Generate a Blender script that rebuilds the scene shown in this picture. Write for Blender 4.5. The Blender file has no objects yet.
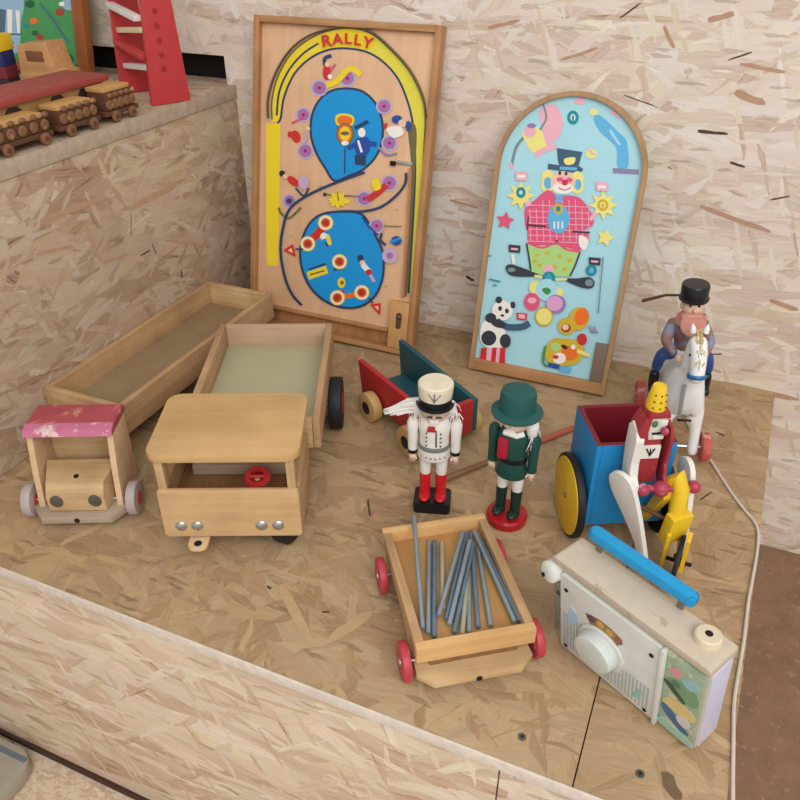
import bpy, bmesh, math, random
from mathutils import Vector, Matrix, Euler
PI = math.pi
scene = bpy.context.scene
COL = scene.collection

# ---------------------------------------------------------------- camera
CAM = Vector((1.06346, -1.53430, 0.85))
RX, RY, RZ = (0.918327, 0.215961, -0.331717), (0.395822, -0.501041, 0.769599), (0.0, -0.838045, -0.545602)
FPX = 768.0
cd = bpy.data.cameras.new('camera'); cam = bpy.data.objects.new('camera', cd); COL.objects.link(cam)
cd.sensor_width = 36; cd.lens = 36 * FPX / 800; cd.clip_start = 0.02; cd.clip_end = 50
cam.matrix_world = Matrix(((RX[0], -RX[1], -RX[2], CAM.x), (RY[0], -RY[1], -RY[2], CAM.y), (RZ[0], -RZ[1], -RZ[2], CAM.z), (0, 0, 0, 1)))
scene.camera = cam

# ---------------------------------------------------------------- light
w = bpy.data.worlds.new('world'); scene.world = w; w.use_nodes = True
wb = w.node_tree.nodes['Background']
wb.inputs['Color'].default_value = (0.95, 0.97, 1.0, 1); wb.inputs['Strength'].default_value = 0.66
sd = bpy.data.lights.new('daylight', 'AREA'); so = bpy.data.objects.new('daylight', sd); COL.objects.link(so)
sd.shape = 'RECTANGLE'; sd.size = 3.0; sd.size_y = 2.2; sd.energy = 94; sd.color = (1.0, 0.98, 0.96)
so.location = (2.3, -2.9, 2.5)
so.rotation_euler = (Vector((0.75, -0.3, 0.1)) - Vector(so.location)).to_track_quat('-Z', 'Y').to_euler()
scene.view_settings.view_transform = 'Standard'; scene.view_settings.look = 'None'
scene.view_settings.gamma = 1; scene.view_settings.exposure = 0.0; scene.view_settings.use_curve_mapping = False

# ---------------------------------------------------------------- helpers
def lin(c):
    return tuple(((v / 255) / 12.92 if v / 255 <= 0.04045 else ((v / 255 + 0.055) / 1.055) ** 2.4) for v in c)
MATS = {}
def mat(name, c, rough=0.55, metal=0.0, var=0.12, vscale=60, bump=0.0, spec=0.4, worn=None, worn_amt=0.55, worn_scale=45):
    if name in MATS: return MATS[name]
    m = bpy.data.materials.new(name); m.use_nodes = True; nt = m.node_tree; N = nt.nodes; L = nt.links
    p = N['Principled BSDF']; p.inputs['Roughness'].default_value = rough; p.inputs['Metallic'].default_value = metal
    p.inputs['Specular IOR Level'].default_value = spec
    tc = N.new('ShaderNodeTexCoord'); no = N.new('ShaderNodeTexNoise'); no.inputs['Scale'].default_value = vscale; no.inputs['Detail'].default_value = 4
    L.new(tc.outputs['Object'], no.inputs['Vector'])
    l = lin(c); a = tuple(v * (1 - var) for v in l); b = tuple(min(1, v * (1 + var)) for v in l)
    mx = N.new('ShaderNodeMix'); mx.data_type = 'RGBA'; mx.inputs['A'].default_value = (*a, 1); mx.inputs['B'].default_value = (*b, 1)
    L.new(no.outputs['Fac'], mx.inputs['Factor']); out = mx.outputs['Result']
    if worn:
        n2 = N.new('ShaderNodeTexNoise'); n2.inputs['Scale'].default_value = worn_scale; n2.inputs['Detail'].default_value = 6; n2.inputs['Roughness'].default_value = 0.7
        L.new(tc.outputs['Object'], n2.inputs['Vector'])
        r = N.new('ShaderNodeMapRange'); r.inputs['From Min'].default_value = worn_amt; r.inputs['From Max'].default_value = worn_amt + 0.06
        L.new(n2.outputs['Fac'], r.inputs['Value'])
        m2 = N.new('ShaderNodeMix'); m2.data_type = 'RGBA'; m2.inputs['B'].default_value = (*lin(worn), 1)
        L.new(r.outputs['Result'], m2.inputs['Factor']); L.new(out, m2.inputs['A']); out = m2.outputs['Result']
    L.new(out, p.inputs['Base Color'])
    if bump:
        bu = N.new('ShaderNodeBump'); bu.inputs['Strength'].default_value = bump; bu.inputs['Distance'].default_value = 0.002
        L.new(no.outputs['Fac'], bu.inputs['Height']); L.new(bu.outputs['Normal'], p.inputs['Normal'])
    MATS[name] = m; return m

def wood(name, c, axis='x', rough=0.5, contrast=0.22, freq=90):
    """pale plank with straight grain running along one object axis"""
    if name in MATS: return MATS[name]
    m = bpy.data.materials.new(name); m.use_nodes = True; nt = m.node_tree; N = nt.nodes; L = nt.links
    p = N['Principled BSDF']; p.inputs['Roughness'].default_value = rough; p.inputs['Specular IOR Level'].default_value = 0.35
    tc = N.new('ShaderNodeTexCoord'); mp = N.new('ShaderNodeMapping')
    s = [freq] * 3; s['xyz'.index(axis)] = 4.0; mp.inputs['Scale'].default_value = s
    L.new(tc.outputs['Object'], mp.inputs['Vector'])
    no = N.new('ShaderNodeTexNoise'); no.inputs['Scale'].default_value = 1.0; no.inputs['Detail'].default_value = 5; no.inputs['Distortion'].default_value = 0.6
    L.new(mp.outputs['Vector'], no.inputs['Vector'])
    n2 = N.new('ShaderNodeTexNoise'); n2.inputs['Scale'].default_value = 14; n2.inputs['Detail'].default_value = 3
    L.new(tc.outputs['Object'], n2.inputs['Vector'])
    ad = N.new('ShaderNodeMath'); ad.operation = 'ADD'; L.new(no.outputs['Fac'], ad.inputs[0]); L.new(n2.outputs['Fac'], ad.inputs[1])
    r = N.new('ShaderNodeValToRGB'); l = lin(c)
    r.color_ramp.elements[0].position = 0.72; r.color_ramp.elements[1].position = 1.28 if False else 1.0
    r.color_ramp.elements[0].position = 0.36; r.color_ramp.elements[1].position = 0.64
    hf = N.new('ShaderNodeMath'); hf.operation = 'MULTIPLY'; hf.inputs[1].default_value = 0.5; L.new(ad.outputs[0], hf.inputs[0]); L.new(hf.outputs[0], r.inputs['Fac'])
    k = contrast
    r.color_ramp.elements[0].color = (l[0] * (1 - k), l[1] * (1 - 1.25 * k), l[2] * (1 - 1.5 * k), 1)
    r.color_ramp.elements[1].color = (min(1, l[0] * (1 + k * .7)), min(1, l[1] * (1 + k * .75)), min(1, l[2] * (1 + k * .8)), 1)
    L.new(r.outputs['Color'], p.inputs['Base Color'])
    bu = N.new('ShaderNodeBump'); bu.inputs['Strength'].default_value = 0.12; bu.inputs['Distance'].default_value = 0.001
    L.new(no.outputs['Fac'], bu.inputs['Height']); L.new(bu.outputs['Normal'], p.inputs['Normal'])
    MATS[name] = m; return m

def osb(name, axes, stops, seed, flake=(0.13, 0.024), angles=None, rough=0.72, thr=0.42, spread=1.0, chip=0.32):
    """pressed strand board: layers of long flakes at many angles, every flake with its own tone and grain"""
    rnd = random.Random(seed)
    m = bpy.data.materials.new(name); m.use_nodes = True; nt = m.node_tree; N = nt.nodes; L = nt.links
    p = N['Principled BSDF']; p.inputs['Roughness'].default_value = rough; p.inputs['Specular IOR Level'].default_value = 0.25
    tc = N.new('ShaderNodeTexCoord'); sx = N.new('ShaderNodeSeparateXYZ'); cb = N.new('ShaderNodeCombineXYZ')
    L.new(tc.outputs['Object'], sx.inputs[0])
    L.new(sx.outputs['XYZ'.index(axes[0])], cb.inputs[0]); L.new(sx.outputs['XYZ'.index(axes[1])], cb.inputs[1])
    wn = N.new('ShaderNodeTexNoise'); wn.inputs['Scale'].default_value = 40; wn.inputs['Detail'].default_value = 3
    L.new(cb.outputs[0], wn.inputs['Vector'])
    wv = N.new('ShaderNodeVectorMath'); wv.operation = 'MULTIPLY_ADD'; wv.inputs[1].default_value = (0.009, 0.009, 0.0)
    L.new(wn.outputs['Color'], wv.inputs[0]); L.new(cb.outputs[0], wv.inputs[2])
    angles = angles or [0, 0.7, -0.5, 1.3, 0.25, -1.1, -0.15, 0.5]
    nbig = len(angles); angles = list(angles) + [0.35, -0.75, 1.2, -0.1]
    col = None; hgt = None
    for i, a in enumerate(angles):
        k_ = 1.0 if i < nbig else 0.36; ln = k_ * flake[0] * rnd.uniform(0.75, 1.3); wd = k_ * flake[1] * rnd.uniform(0.7, 1.4)
        vr = N.new('ShaderNodeMapping'); vr.vector_type = 'POINT'
        vr.inputs['Rotation'].default_value = (0, 0, a); vr.inputs['Location'].default_value = (rnd.uniform(2, 9), rnd.uniform(2, 9), 0)
        L.new(wv.outputs[0], vr.inputs['Vector'])
        sc = N.new('ShaderNodeMapping'); sc.inputs['Scale'].default_value = (1 / ln, 1 / wd, 1); L.new(vr.outputs[0], sc.inputs['Vector'])
        vo = N.new('ShaderNodeTexVoronoi'); vo.voronoi_dimensions = '2D'; vo.distance = 'MANHATTAN' if i % 2 else 'EUCLIDEAN'; vo.inputs['Scale'].default_value = 1.0
        L.new(sc.outputs[0], vo.inputs['Vector'])
        sp = N.new('ShaderNodeSeparateColor'); L.new(vo.outputs['Color'], sp.inputs[0])
        gs = N.new('ShaderNodeMapping'); gs.inputs['Scale'].default_value = (14, 260, 1); L.new(vr.outputs[0], gs.inputs['Vector'])
        gn = N.new('ShaderNodeTexNoise'); gn.inputs['Scale'].default_value = 1.0; gn.inputs['Detail'].default_value = 4; gn.inputs['Roughness'].default_value = 0.65
        L.new(gs.outputs[0], gn.inputs['Vector'])
        # tone = 0.5 + spread*(r-0.5) + grain
        t1 = N.new('ShaderNodeMath'); t1.operation = 'MULTIPLY_ADD'; t1.inputs[1].default_value = 0.75 * spread; t1.inputs[2].default_value = 0.5 - 0.375 * spread - 0.475
        L.new(sp.outputs[0], t1.inputs[0])
        t2 = N.new('ShaderNodeMath'); t2.operation = 'MULTIPLY_ADD'; t2.inputs[1].default_value = 0.95; L.new(gn.outputs['Fac'], t2.inputs[0]); L.new(t1.outputs[0], t2.inputs[2])
        r = N.new('ShaderNodeValToRGB'); L.new(t2.outputs[0], r.inputs['Fac'])
        el = r.color_ramp.elements
        while len(el) < len(stops): el.new(0.5)
        for e, (pos, c) in zip(el, stops): e.position = pos; e.color = (*lin(c), 1)
        hr_ = N.new('ShaderNodeValToRGB'); L.new(sp.outputs[2], hr_.inputs['Fac']); e3 = hr_.color_ramp.elements; e3.new(0.5)
        for e, (pos, c) in zip(e3, ((0.0, (1.0, 0.90, 0.87, 1)), (0.5, (0.98, 0.97, 0.97, 1)), (1.0, (1.0, 0.97, 0.84, 1)))): e.position = pos; e.color = c
        tm = N.new('ShaderNodeMix'); tm.data_type = 'RGBA'; tm.blend_type = 'MULTIPLY'; tm.inputs['Factor'].default_value = 1.0
        L.new(r.outputs['Color'], tm.inputs['A']); L.new(hr_.outputs['Color'], tm.inputs['B']); tone = tm.outputs['Result']
        if col is None: col = tone; hgt = sp.outputs[0]
        else:
            g0 = N.new('ShaderNodeMath'); g0.operation = 'LESS_THAN'; g0.inputs[1].default_value = thr if i < nbig else thr * 0.26; L.new(sp.outputs[1], g0.inputs[0])
            g = N.new('ShaderNodeMath'); g.operation = 'MULTIPLY'; g.inputs[1].default_value = 0.85; L.new(g0.outputs[0], g.inputs[0])
            mx = N.new('ShaderNodeMix'); mx.data_type = 'RGBA'; L.new(g.outputs[0], mx.inputs['Factor']); L.new(col, mx.inputs['A']); L.new(tone, mx.inputs['B']); col = mx.outputs['Result']
            mh = N.new('ShaderNodeMix'); mh.data_type = 'FLOAT'; L.new(g.outputs[0], mh.inputs['Factor']); L.new(hgt, mh.inputs['A']); L.new(sp.outputs[0], mh.inputs['B']); hgt = mh.outputs['Result']
    # small dark chips
    vc = N.new('ShaderNodeMapping'); vc.inputs['Rotation'].default_value = (0, 0, 0.3); vc.inputs['Scale'].default_value = (30, 170, 1); L.new(wv.outputs[0], vc.inputs['Vector'])
    v2 = N.new('ShaderNodeTexVoronoi'); v2.voronoi_dimensions = '2D'; v2.inputs['Scale'].default_value = 1; L.new(vc.outputs[0], v2.inputs['Vector'])
    s2 = N.new('ShaderNodeSeparateColor'); L.new(v2.outputs['Color'], s2.inputs[0])
    g2 = N.new('ShaderNodeMath'); g2.operation = 'LESS_THAN'; g2.inputs[1].default_value = 0.022; L.new(s2.outputs[2], g2.inputs[0])
    g3 = N.new('ShaderNodeMath'); g3.operation = 'MULTIPLY'; g3.inputs[1].default_value = chip; L.new(g2.outputs[0], g3.inputs[0])
    m3 = N.new('ShaderNodeMix'); m3.data_type = 'RGBA'; m3.inputs['B'].default_value = (*lin(stops[0][1]), 1)
    L.new(g3.outputs[0], m3.inputs['Factor']); L.new(col, m3.inputs['A']); col = m3.outputs['Result']
    L.new(col, p.inputs['Base Color'])
    bu = N.new('ShaderNodeBump'); bu.inputs['Strength'].default_value = 0.25; bu.inputs['Distance'].default_value = 0.002
    L.new(hgt, bu.inputs['Height']); L.new(bu.outputs['Normal'], p.inputs['Normal'])
    MATS[name] = m; return m

class MB:
    """collects shapes into one mesh"""
    def __init__(s): s.bm = bmesh.new(); s.mi = 0
    def _add(s, t, M=None):
        if M is not None: bmesh.ops.transform(t, matrix=M, verts=t.verts)
        for f in t.faces: f.material_index = s.mi
        me = bpy.data.meshes.new('tmp'); t.to_mesh(me); t.free(); s.bm.from_mesh(me); bpy.data.meshes.remove(me)
    def box(s, c, d, bev=0.0012, rot=None, seg=2):
        t = bmesh.new(); bmesh.ops.create_cube(t, size=1)
        bmesh.ops.scale(t, vec=d, verts=t.verts)
        if bev: bmesh.ops.bevel(t, geom=t.edges[:], offset=min(bev, min(d) * .45), segments=seg, affect='EDGES', profile=0.6)
        M = Matrix.Translation(c)
        if rot: M = M @ Euler(rot).to_matrix().to_4x4()
        s._add(t, M); return s
    def span(s, x, y, z, bev=0.0012):
        return s.box(((x[0] + x[1]) / 2, (y[0] + y[1]) / 2, (z[0] + z[1]) / 2), (abs(x[1] - x[0]), abs(y[1] - y[0]), abs(z[1] - z[0])), bev)
    def cyl(s, p0, p1, r0, r1=None, seg=24, bev=0.0):
        r1 = r0 if r1 is None else r1; p0 = Vector(p0); p1 = Vector(p1); d = p1 - p0
        t = bmesh.new(); bmesh.ops.create_cone(t, cap_ends=True, segments=seg, radius1=r0, radius2=r1, depth=d.length)
        if bev:
            es = [e for e in t.edges if len(e.link_faces) == 2 and any(len(f.verts) > 4 for f in e.link_faces)]
            bmesh.ops.bevel(t, geom=es, offset=bev, segments=2, affect='EDGES', profile=0.5)
        s._add(t, Matrix.Translation((p0 + p1) / 2) @ d.to_track_quat('Z', 'Y').to_matrix().to_4x4()); return s
    def lathe(s, prof, c=(0, 0, 0), axis=(0, 0, 1), seg=28, sx=1.0, sy=1.0):
        t = bmesh.new(); rings = []
        for r, z in prof:
            if r < 1e-6: rings.append([t.verts.new((0, 0, z))])
            else: rings.append([t.verts.new((r * sx * math.cos(2 * PI * k / seg), r * sy * math.sin(2 * PI * k / seg), z)) for k in range(seg)])
        for a, b in zip(rings, rings[1:]):
            for k in range(seg):
                k2 = (k + 1) % seg
                if len(a) == 1 and len(b) > 1: t.faces.new((a[0], b[k2], b[k]))
                elif len(b) == 1 and len(a) > 1: t.faces.new((a[k], a[k2], b[0]))
                elif len(a) > 1: t.faces.new((a[k], a[k2], b[k2], b[k]))
        if len(rings[0]) > 1: t.faces.new(rings[0][::-1])
        if len(rings[-1]) > 1: t.faces.new(rings[-1])
        bmesh.ops.recalc_face_normals(t, faces=t.faces)
        s._add(t, Matrix.Translation(c) @ Vector(axis).to_track_quat('Z', 'Y').to_matrix().to_4x4()); return s
    def prism(s, pts, lo, hi, plane='xz', bev=0.0, M=None):
        """outline in one plane, extruded along the third axis from lo to hi"""
        t = bmesh.new()
        def P(a, b, c): return {'xz': (a, c, b), 'yz': (c, a, b), 'xy': (a, b, c)}[plane]
        A = [t.verts.new(P(a, b, lo)) for a, b in pts]; Bv = [t.verts.new(P(a, b, hi)) for a, b in pts]
        t.faces.new(A); t.faces.new(Bv[::-1]); n = len(pts)
        for k in range(n): t.faces.new((A[k], Bv[k], Bv[(k + 1) % n], A[(k + 1) % n]))
        bmesh.ops.recalc_face_normals(t, faces=t.faces)
        if bev: bmesh.ops.bevel(t, geom=t.edges[:], offset=bev, segments=2, affect='EDGES', profile=0.6)
        s._add(t, M); return s
    def sph(s, c, r, rot=None, u=20, v=14):
        t = bmesh.new(); bmesh.ops.create_uvsphere(t, u_segments=u, v_segments=v, radius=1)
        r = (r, r, r) if isinstance(r, (int, float)) else r
        bmesh.ops.scale(t, vec=r, verts=t.verts); M = Matrix.Translation(c)
        if rot: M = M @ Euler(rot).to_matrix().to_4x4()
        s._add(t, M); return s
    def tube(s, pts, r, seg=10):
        pts = [Vector(p) for p in pts]; t = bmesh.new(); rings = []
        rs = r if isinstance(r, (list, tuple)) else [r] * len(pts)
        for i, p in enumerate(pts):
            d = (pts[min(i + 1, len(pts) - 1)] - pts[max(i - 1, 0)]).normalized(); q = d.to_track_quat('Z', 'Y')
            rings.append([t.verts.new(p + q @ Vector((rs[i] * math.cos(2 * PI * k / seg), rs[i] * math.sin(2 * PI * k / seg), 0))) for k in range(seg)])
        for a, b in zip(rings, rings[1:]):
            for k in range(seg): t.faces.new((a[k], a[(k + 1) % seg], b[(k + 1) % seg], b[k]))
        t.faces.new(rings[0][::-1]); t.faces.new(rings[-1]); bmesh.ops.recalc_face_normals(t, faces=t.faces)
        s._add(t); return s
    def skin(s, verts, edges, subdiv=2):
        """one continuous body grown round a jointed skeleton: verts = [(xyz, radius or (rx, ry))]"""
        me = bpy.data.meshes.new('sk'); me.from_pydata([v[0] for v in verts], edges, []); o = bpy.data.objects.new('sk', me); COL.objects.link(o)
        sk = o.modifiers.new('s', 'SKIN'); 
        for d, v in zip(me.skin_vertices[0].data, verts): d.radius = v[1] if isinstance(v[1], (tuple, list)) else (v[1], v[1])
        me.skin_vertices[0].data[0].use_root = True
        su = o.modifiers.new('u', 'SUBSURF'); su.levels = subdiv; su.render_levels = subdiv
        dg = bpy.context.evaluated_depsgraph_get(); dg.update(); ev = o.evaluated_get(dg); m2 = bpy.data.meshes.new_from_object(ev)
        n0 = len(s.bm.faces); s.bm.from_mesh(m2); s.bm.faces.ensure_lookup_table()
        for f in s.bm.faces[n0:]: f.material_index = s.mi
        bpy.data.objects.remove(o); bpy.data.meshes.remove(m2); return s
    def build(s, name, m, parent=None, angle=35):
        me = bpy.data.meshes.new(name); s.bm.to_mesh(me); s.bm.free()
        for x in (m if isinstance(m, (list, tuple)) else [m]): me.materials.append(x)
        me.shade_smooth(); me.set_sharp_from_angle(angle=math.radians(angle))
        o = bpy.data.objects.new(name, me); COL.objects.link(o)
        if parent: o.parent = parent
        return o

def thing(name, label, cat, loc=(0, 0, 0), deg=0, group=None, rot=None):
    o = bpy.data.objects.new(name, None); COL.objects.link(o); o.empty_display_size = 0.02
    o.location = loc; o.rotation_euler = rot if rot else (0, 0, math.radians(deg)); o['label'] = label; o['category'] = cat
    if group: o['group'] = group
    return o
def tag(o, label, cat, group=None, kind=None):
    o['label'] = label; o['category'] = cat
    if group: o['group'] = group
    if kind: o['kind'] = kind
    return o
def part(o, label=None):
    if label: o['label'] = label
    return o
def struct(o): o['kind'] = 'structure'; return o
def rounded(x0, x1, y0, y1, r, n=5, corners=(1, 1, 1, 1)):
    pts = []
    for (cx, cy, a0, on) in ((x1 - r, y1 - r, 0, corners[0]), (x0 + r, y1 - r, 90, corners[1]), (x0 + r, y0 + r, 180, corners[2]), (x1 - r, y0 + r, 270, corners[3])):
        if on: pts += [(cx + r * math.cos(math.radians(a0 + 90 * k / n)), cy + r * math.sin(math.radians(a0 + 90 * k / n))) for k in range(n + 1)]
        else: pts.append((cx + math.copysign(r, math.cos(math.radians(a0 + 45))), cy + math.copysign(r, math.sin(math.radians(a0 + 45)))))
    return pts
def smooth(pts, closed=True, n=6):
    """Catmull-Rom through the points"""
    out = []; N = len(pts)
    for i in range(N if closed else N - 1):
        g = lambda k: pts[k % N] if closed else pts[max(0, min(N - 1, k))]
        p0, p1, p2, p3 = g(i - 1), g(i), g(i + 1), g(i + 2)
        for j in range(n):
            t = j / n
            out.append(tuple(0.5 * (2 * p1[d] + (p2[d] - p0[d]) * t + (2 * p0[d] - 5 * p1[d] + 4 * p2[d] - p3[d]) * t * t + (3 * p1[d] - p0[d] - 3 * p2[d] + p3[d]) * t ** 3) for d in range(2)))
    if not closed: out.append(tuple(pts[-1]))
    return out
def ray(px, py):
    a, b = (px - 400) / FPX, (py - 400) / FPX
    return Vector((RX[0] * a + RX[1] * b + RX[2], RY[0] * a + RY[1] * b + RY[2], RZ[1] * b + RZ[2]))
def on_z(px, py, z):
    r = ray(px, py); return CAM + r * ((z - CAM.z) / r.z)

class Print:
    """flat printed shapes on a board's face, given where they sit on the board as read from the photograph"""
    def __init__(s, root, depth):
        bpy.context.view_layer.update()
        s.M = root.matrix_basis.copy(); s.I = s.M.inverted(); s.d = depth
        s.n = (s.M.to_3x3() @ Vector((0, -1, 0))); s.p0 = s.M @ Vector((0, depth, 0))
        s.bm = bmesh.new(); s.mats = []; s.k = 0; s.tf = lambda x, y: (x, y)
    def loc(s, x, y):
        px, py = s.tf(x, y); r = ray(px, py); t = (s.p0 - CAM).dot(s.n) / r.dot(s.n); q = s.I @ (CAM + r * t); return q.x, q.z
    def slot(s, m):
        if m not in s.mats: s.mats.append(m)
        return s.mats.index(m)
    def face(s, P, m, bump=True):
        if bump: s.k += 1
        y = s.d - 0.0002 - 0.00004 * s.k
        vs = [s.bm.verts.new((a, y, b)) for a, b in P]
        f = s.bm.faces.new(vs); f.normal_update()
        if f.normal.y > 0: f.normal_flip()
        f.material_index = s.slot(m)
    def poly(s, pts, m, sm=False):
        if sm: pts = smooth(pts)
        s.face([s.loc(*p) for p in pts], m)
    def ell(s, cx, cy, rx, m, ry=None, deg=0, n=22):
        ry = rx if ry is None else ry; c, q = math.cos(math.radians(deg)), math.sin(math.radians(deg))
        s.poly([(cx + rx * math.cos(2 * PI * k / n) * c - ry * math.sin(2 * PI * k / n) * q, cy + rx * math.cos(2 * PI * k / n) * q + ry * math.sin(2 * PI * k / n) * c) for k in range(n)], m)
    def line(s, pts, wd, m, sm=True, closed=False):
        if sm: pts = smooth(pts, closed)
        s.k += 1; n = len(pts); L = []
        for i, p in enumerate(pts):
            a = pts[(i - 1) % n] if closed else pts[max(0, i - 1)]; b = pts[(i + 1) % n] if closed else pts[min(n - 1, i + 1)]
            dx, dy = b[0] - a[0], b[1] - a[1]; q = math.hypot(dx, dy) or 1; ox, oy = -dy / q * wd / 2, dx / q * wd / 2
            L.append((s.loc(p[0] + ox, p[1] + oy), s.loc(p[0] - ox, p[1] - oy)))
        for i in range(n if closed else n - 1):
            a, b = L[i], L[(i + 1) % n]; s.face([a[0], b[0], b[1], a[1]], m, False)
    def star(s, cx, cy, r, m, n=5, inner=0.45, deg=-90):
        s.poly([(cx + (r if k % 2 == 0 else r * inner) * math.cos(math.radians(deg) + PI * k / n), cy + (r if k % 2 == 0 else r * inner) * math.sin(math.radians(deg) + PI * k / n)) for k in range(2 * n)], m)
    def build(s, name, parent):
        me = bpy.data.meshes.new(name); s.bm.to_mesh(me); s.bm.free()
        for m in s.mats: me.materials.append(m)
        o = bpy.data.objects.new(name, me); COL.objects.link(o); o.parent = parent; return o
def letters(P, chars, m, name, parent, extrude=0.0002):
    """chars = [(letter, x, y, height, degrees)] in the print's own coordinates"""
    bm = bmesh.new()
    for ch, x, y, h, dg in chars:
        cu = bpy.data.curves.new('t', 'FONT'); cu.body = ch; cu.align_x = 'CENTER'; cu.align_y = 'CENTER'; cu.size = 1.0; cu.extrude = 0.0; cu.offset = 0.03
        o = bpy.data.objects.new('t', cu); COL.objects.link(o); dg_ = bpy.context.evaluated_depsgraph_get(); dg_.update()
        me = bpy.data.meshes.new_from_object(o.evaluated_get(dg_)); bpy.data.objects.remove(o)
        xs = [v.co.x for v in me.vertices]; ys = [v.co.y for v in me.vertices]; cx, cy = (min(xs) + max(xs)) / 2, (min(ys) + max(ys)) / 2; k = h / (max(ys) - min(ys))
        c, q = math.cos(math.radians(dg)), math.sin(math.radians(dg))
        for v in me.vertices:
            a, b = (v.co.x - cx) * k, -(v.co.y - cy) * k
            lx, lz = P.loc(x + a * c - b * q, y + a * q + b * c); v.co = (lx, P.d - 0.0002 - 0.00004 * (P.k + 2), lz)
        bm.from_mesh(me); bpy.data.meshes.remove(me)
    me = bpy.data.meshes.new(name); bm.to_mesh(me); bm.free(); me.materials.append(m)
    o = bpy.data.objects.new(name, me); COL.objects.link(o); o.parent = parent; return o

# ---------------------------------------------------------------- setting
OSB_TOP = [(0.0, (96, 70, 48)), (0.12, (146, 118, 88)), (0.5, (172, 146, 112)), (0.85, (188, 164, 128)), (1.0, (206, 186, 152))]
OSB_WALL = [(0.0, (112, 84, 66)), (0.07, (198, 176, 158)), (0.5, (222, 210, 196)), (0.85, (230, 223, 212)), (1.0, (240, 236, 230))]
OSB_SIDE = [(0.0, (110, 80, 58)), (0.10, (164, 136, 112)), (0.5, (188, 166, 142)), (0.85, (200, 182, 160)), (1.0, (216, 204, 186))]
OSB_FRONT = [(0.0, (120, 88, 64)), (0.10, (190, 162, 136)), (0.5, (212, 194, 170)), (0.85, (224, 210, 188)), (1.0, (236, 230, 216))]
m_top = osb('platform_strand_board', 'XY', OSB_TOP, 3, flake=(0.11, 0.030), angles=[0.2, 1.1, -0.6, 0.75, -1.2, 1.45, 0.45, -0.2], thr=0.4, spread=0.7, chip=0.4)
m_wall = osb('wall_strand_board', 'XZ', OSB_WALL, 5, flake=(0.16, 0.026), angles=[0.05, 0.5, -0.35, 0.15, -0.9, 0.3, -0.12, 0.0], thr=0.38)
m_side = osb('side_strand_board', 'YZ', OSB_SIDE, 8, flake=(0.13, 0.024), angles=[0.3, -0.5, 0.9, 0.05, -1.0, 0.6, -0.2, 0.2], thr=0.4)
m_front = osb('front_strand_board', 'XZ', OSB_FRONT, 11, flake=(0.16, 0.026), angles=[0.1, -0.45, 0.35, -0.1, 0.8, -0.25, 0.2, 0.0], thr=0.38)
m_shelf = osb('shelf_strand_board', 'XY', OSB_SIDE, 13)
m_floor = mat('brown_floor_covering', (136, 106, 82), rough=0.85, var=0.32, vscale=24, bump=0.4, worn=(158, 128, 102), worn_amt=0.58, worn_scale=60)
m_edge = mat('cut_board_edge', (218, 206, 190), rough=0.8, var=0.22, vscale=90, bump=0.3)
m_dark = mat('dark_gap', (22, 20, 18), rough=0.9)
ZF = -0.545; SH = 0.503

m_chip = mat('reddish_flake', (184, 146, 118), 0.7, var=0.2); m_chipd = mat('dark_flake', (84, 62, 52), 0.7, var=0.2)
def on_y(px, py, y): r = ray(px, py); return CAM + r * ((y - CAM.y) / r.y)
def on_x(px, py, x): r = ray(px, py); return CAM + r * ((x - CAM.x) / r.x)
def flake(mb, p, q, wd, n):
    """one stray flake pressed into a board's face"""
    d = (q - p); L = d.length; t = d.normalized(); s_ = n.cross(t); rnd = random.Random(int(L * 1e5)); vs = []
    for a, h in ((0, .25), (.2, .5), (.55, .42), (.85, .5), (1, .2)): vs.append(p + t * L * a + s_ * wd * (h + rnd.uniform(-.12, .1)))
    for a, h in ((1, .2), (.8, .45), (.45, .5), (.15, .42), (0, .25)): vs.append(p + t * L * a - s_ * wd * (h + rnd.uniform(-.12, .1)))
    b = bmesh.new(); A = [b.verts.new(v + n * 0.0006) for v in vs]; B = [b.verts.new(v - n * 0.0004) for v in vs]
    b.faces.new(A); b.faces.new(B[::-1])
    for k in range(len(vs)): b.faces.new((A[k], B[k], B[(k + 1) % len(vs)], A[(k + 1) % len(vs)]))
    bmesh.ops.recalc_face_normals(b, faces=b.faces); mb._add(b)
struct(MB().span((-1.2, 3.2), (-3.2, 0.3), (ZF - 0.05, ZF), 0).build('floor', osb('loose_chip_floor', 'XY', OSB_FRONT, 21, flake=(0.03, 0.008))))
mb = MB()
mb.span((-0.022, 3.2), (0.0, 0.04), (ZF, 1.6), 0)                  # full height board
for k, x0, y0, x1, y1, wd in ((2, 698, 131, 728, 134, .007), (2, 730, 162, 745, 167, .005), (1, 735, 92, 765, 104, .012), (1, 740, 64, 785, 72, .007), (2, 728, 60, 752, 52, .003), (2, 620, 18, 641, 3, .003), (1, 708, 20, 734, 14, .012), (1, 664, 26, 674, 48, .007), (2, 624, 95, 655, 106, .002), (1, 722, 383, 798, 400, .013), (1, 488, 28, 520, 20, .008), (2, 500, 300, 520, 294, .004), (2, 466, 276, 474, 281, .007), (1, 560, 60, 598, 48, .006), (2, 712, 354, 722, 354, .003), (1, 700, 206, 770, 232, .010), (1, 770, 300, 798, 310, .010), (2, 770, 200, 790, 196, .003), (1, 450, 200, 478, 208, .006)):
    mb.mi = k; flake(mb, on_y(x0, y0, 0), on_y(x1, y1, 0), wd, Vector((0, -1, 0)))
struct(mb.build('wall_back', [m_wall, m_chip, m_chipd]))
struct(MB().span((-1.2, -0.0222), (0.0, 0.04), (0.561, 1.6), 0).build('wall_rear', m_wall))    # board ending above the upper platform
struct(MB().span((-1.2, -0.0), (0.058, 0.07), (ZF, 0.62), 0).build('recess_shade', m_dark))     # black sheet painted as the shade of the recess behind the gap
rf = MB().span((1.232, 3.2), (-2.6, 0.0), (ZF, -0.402), 0).build('floor_step', m_floor)
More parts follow.
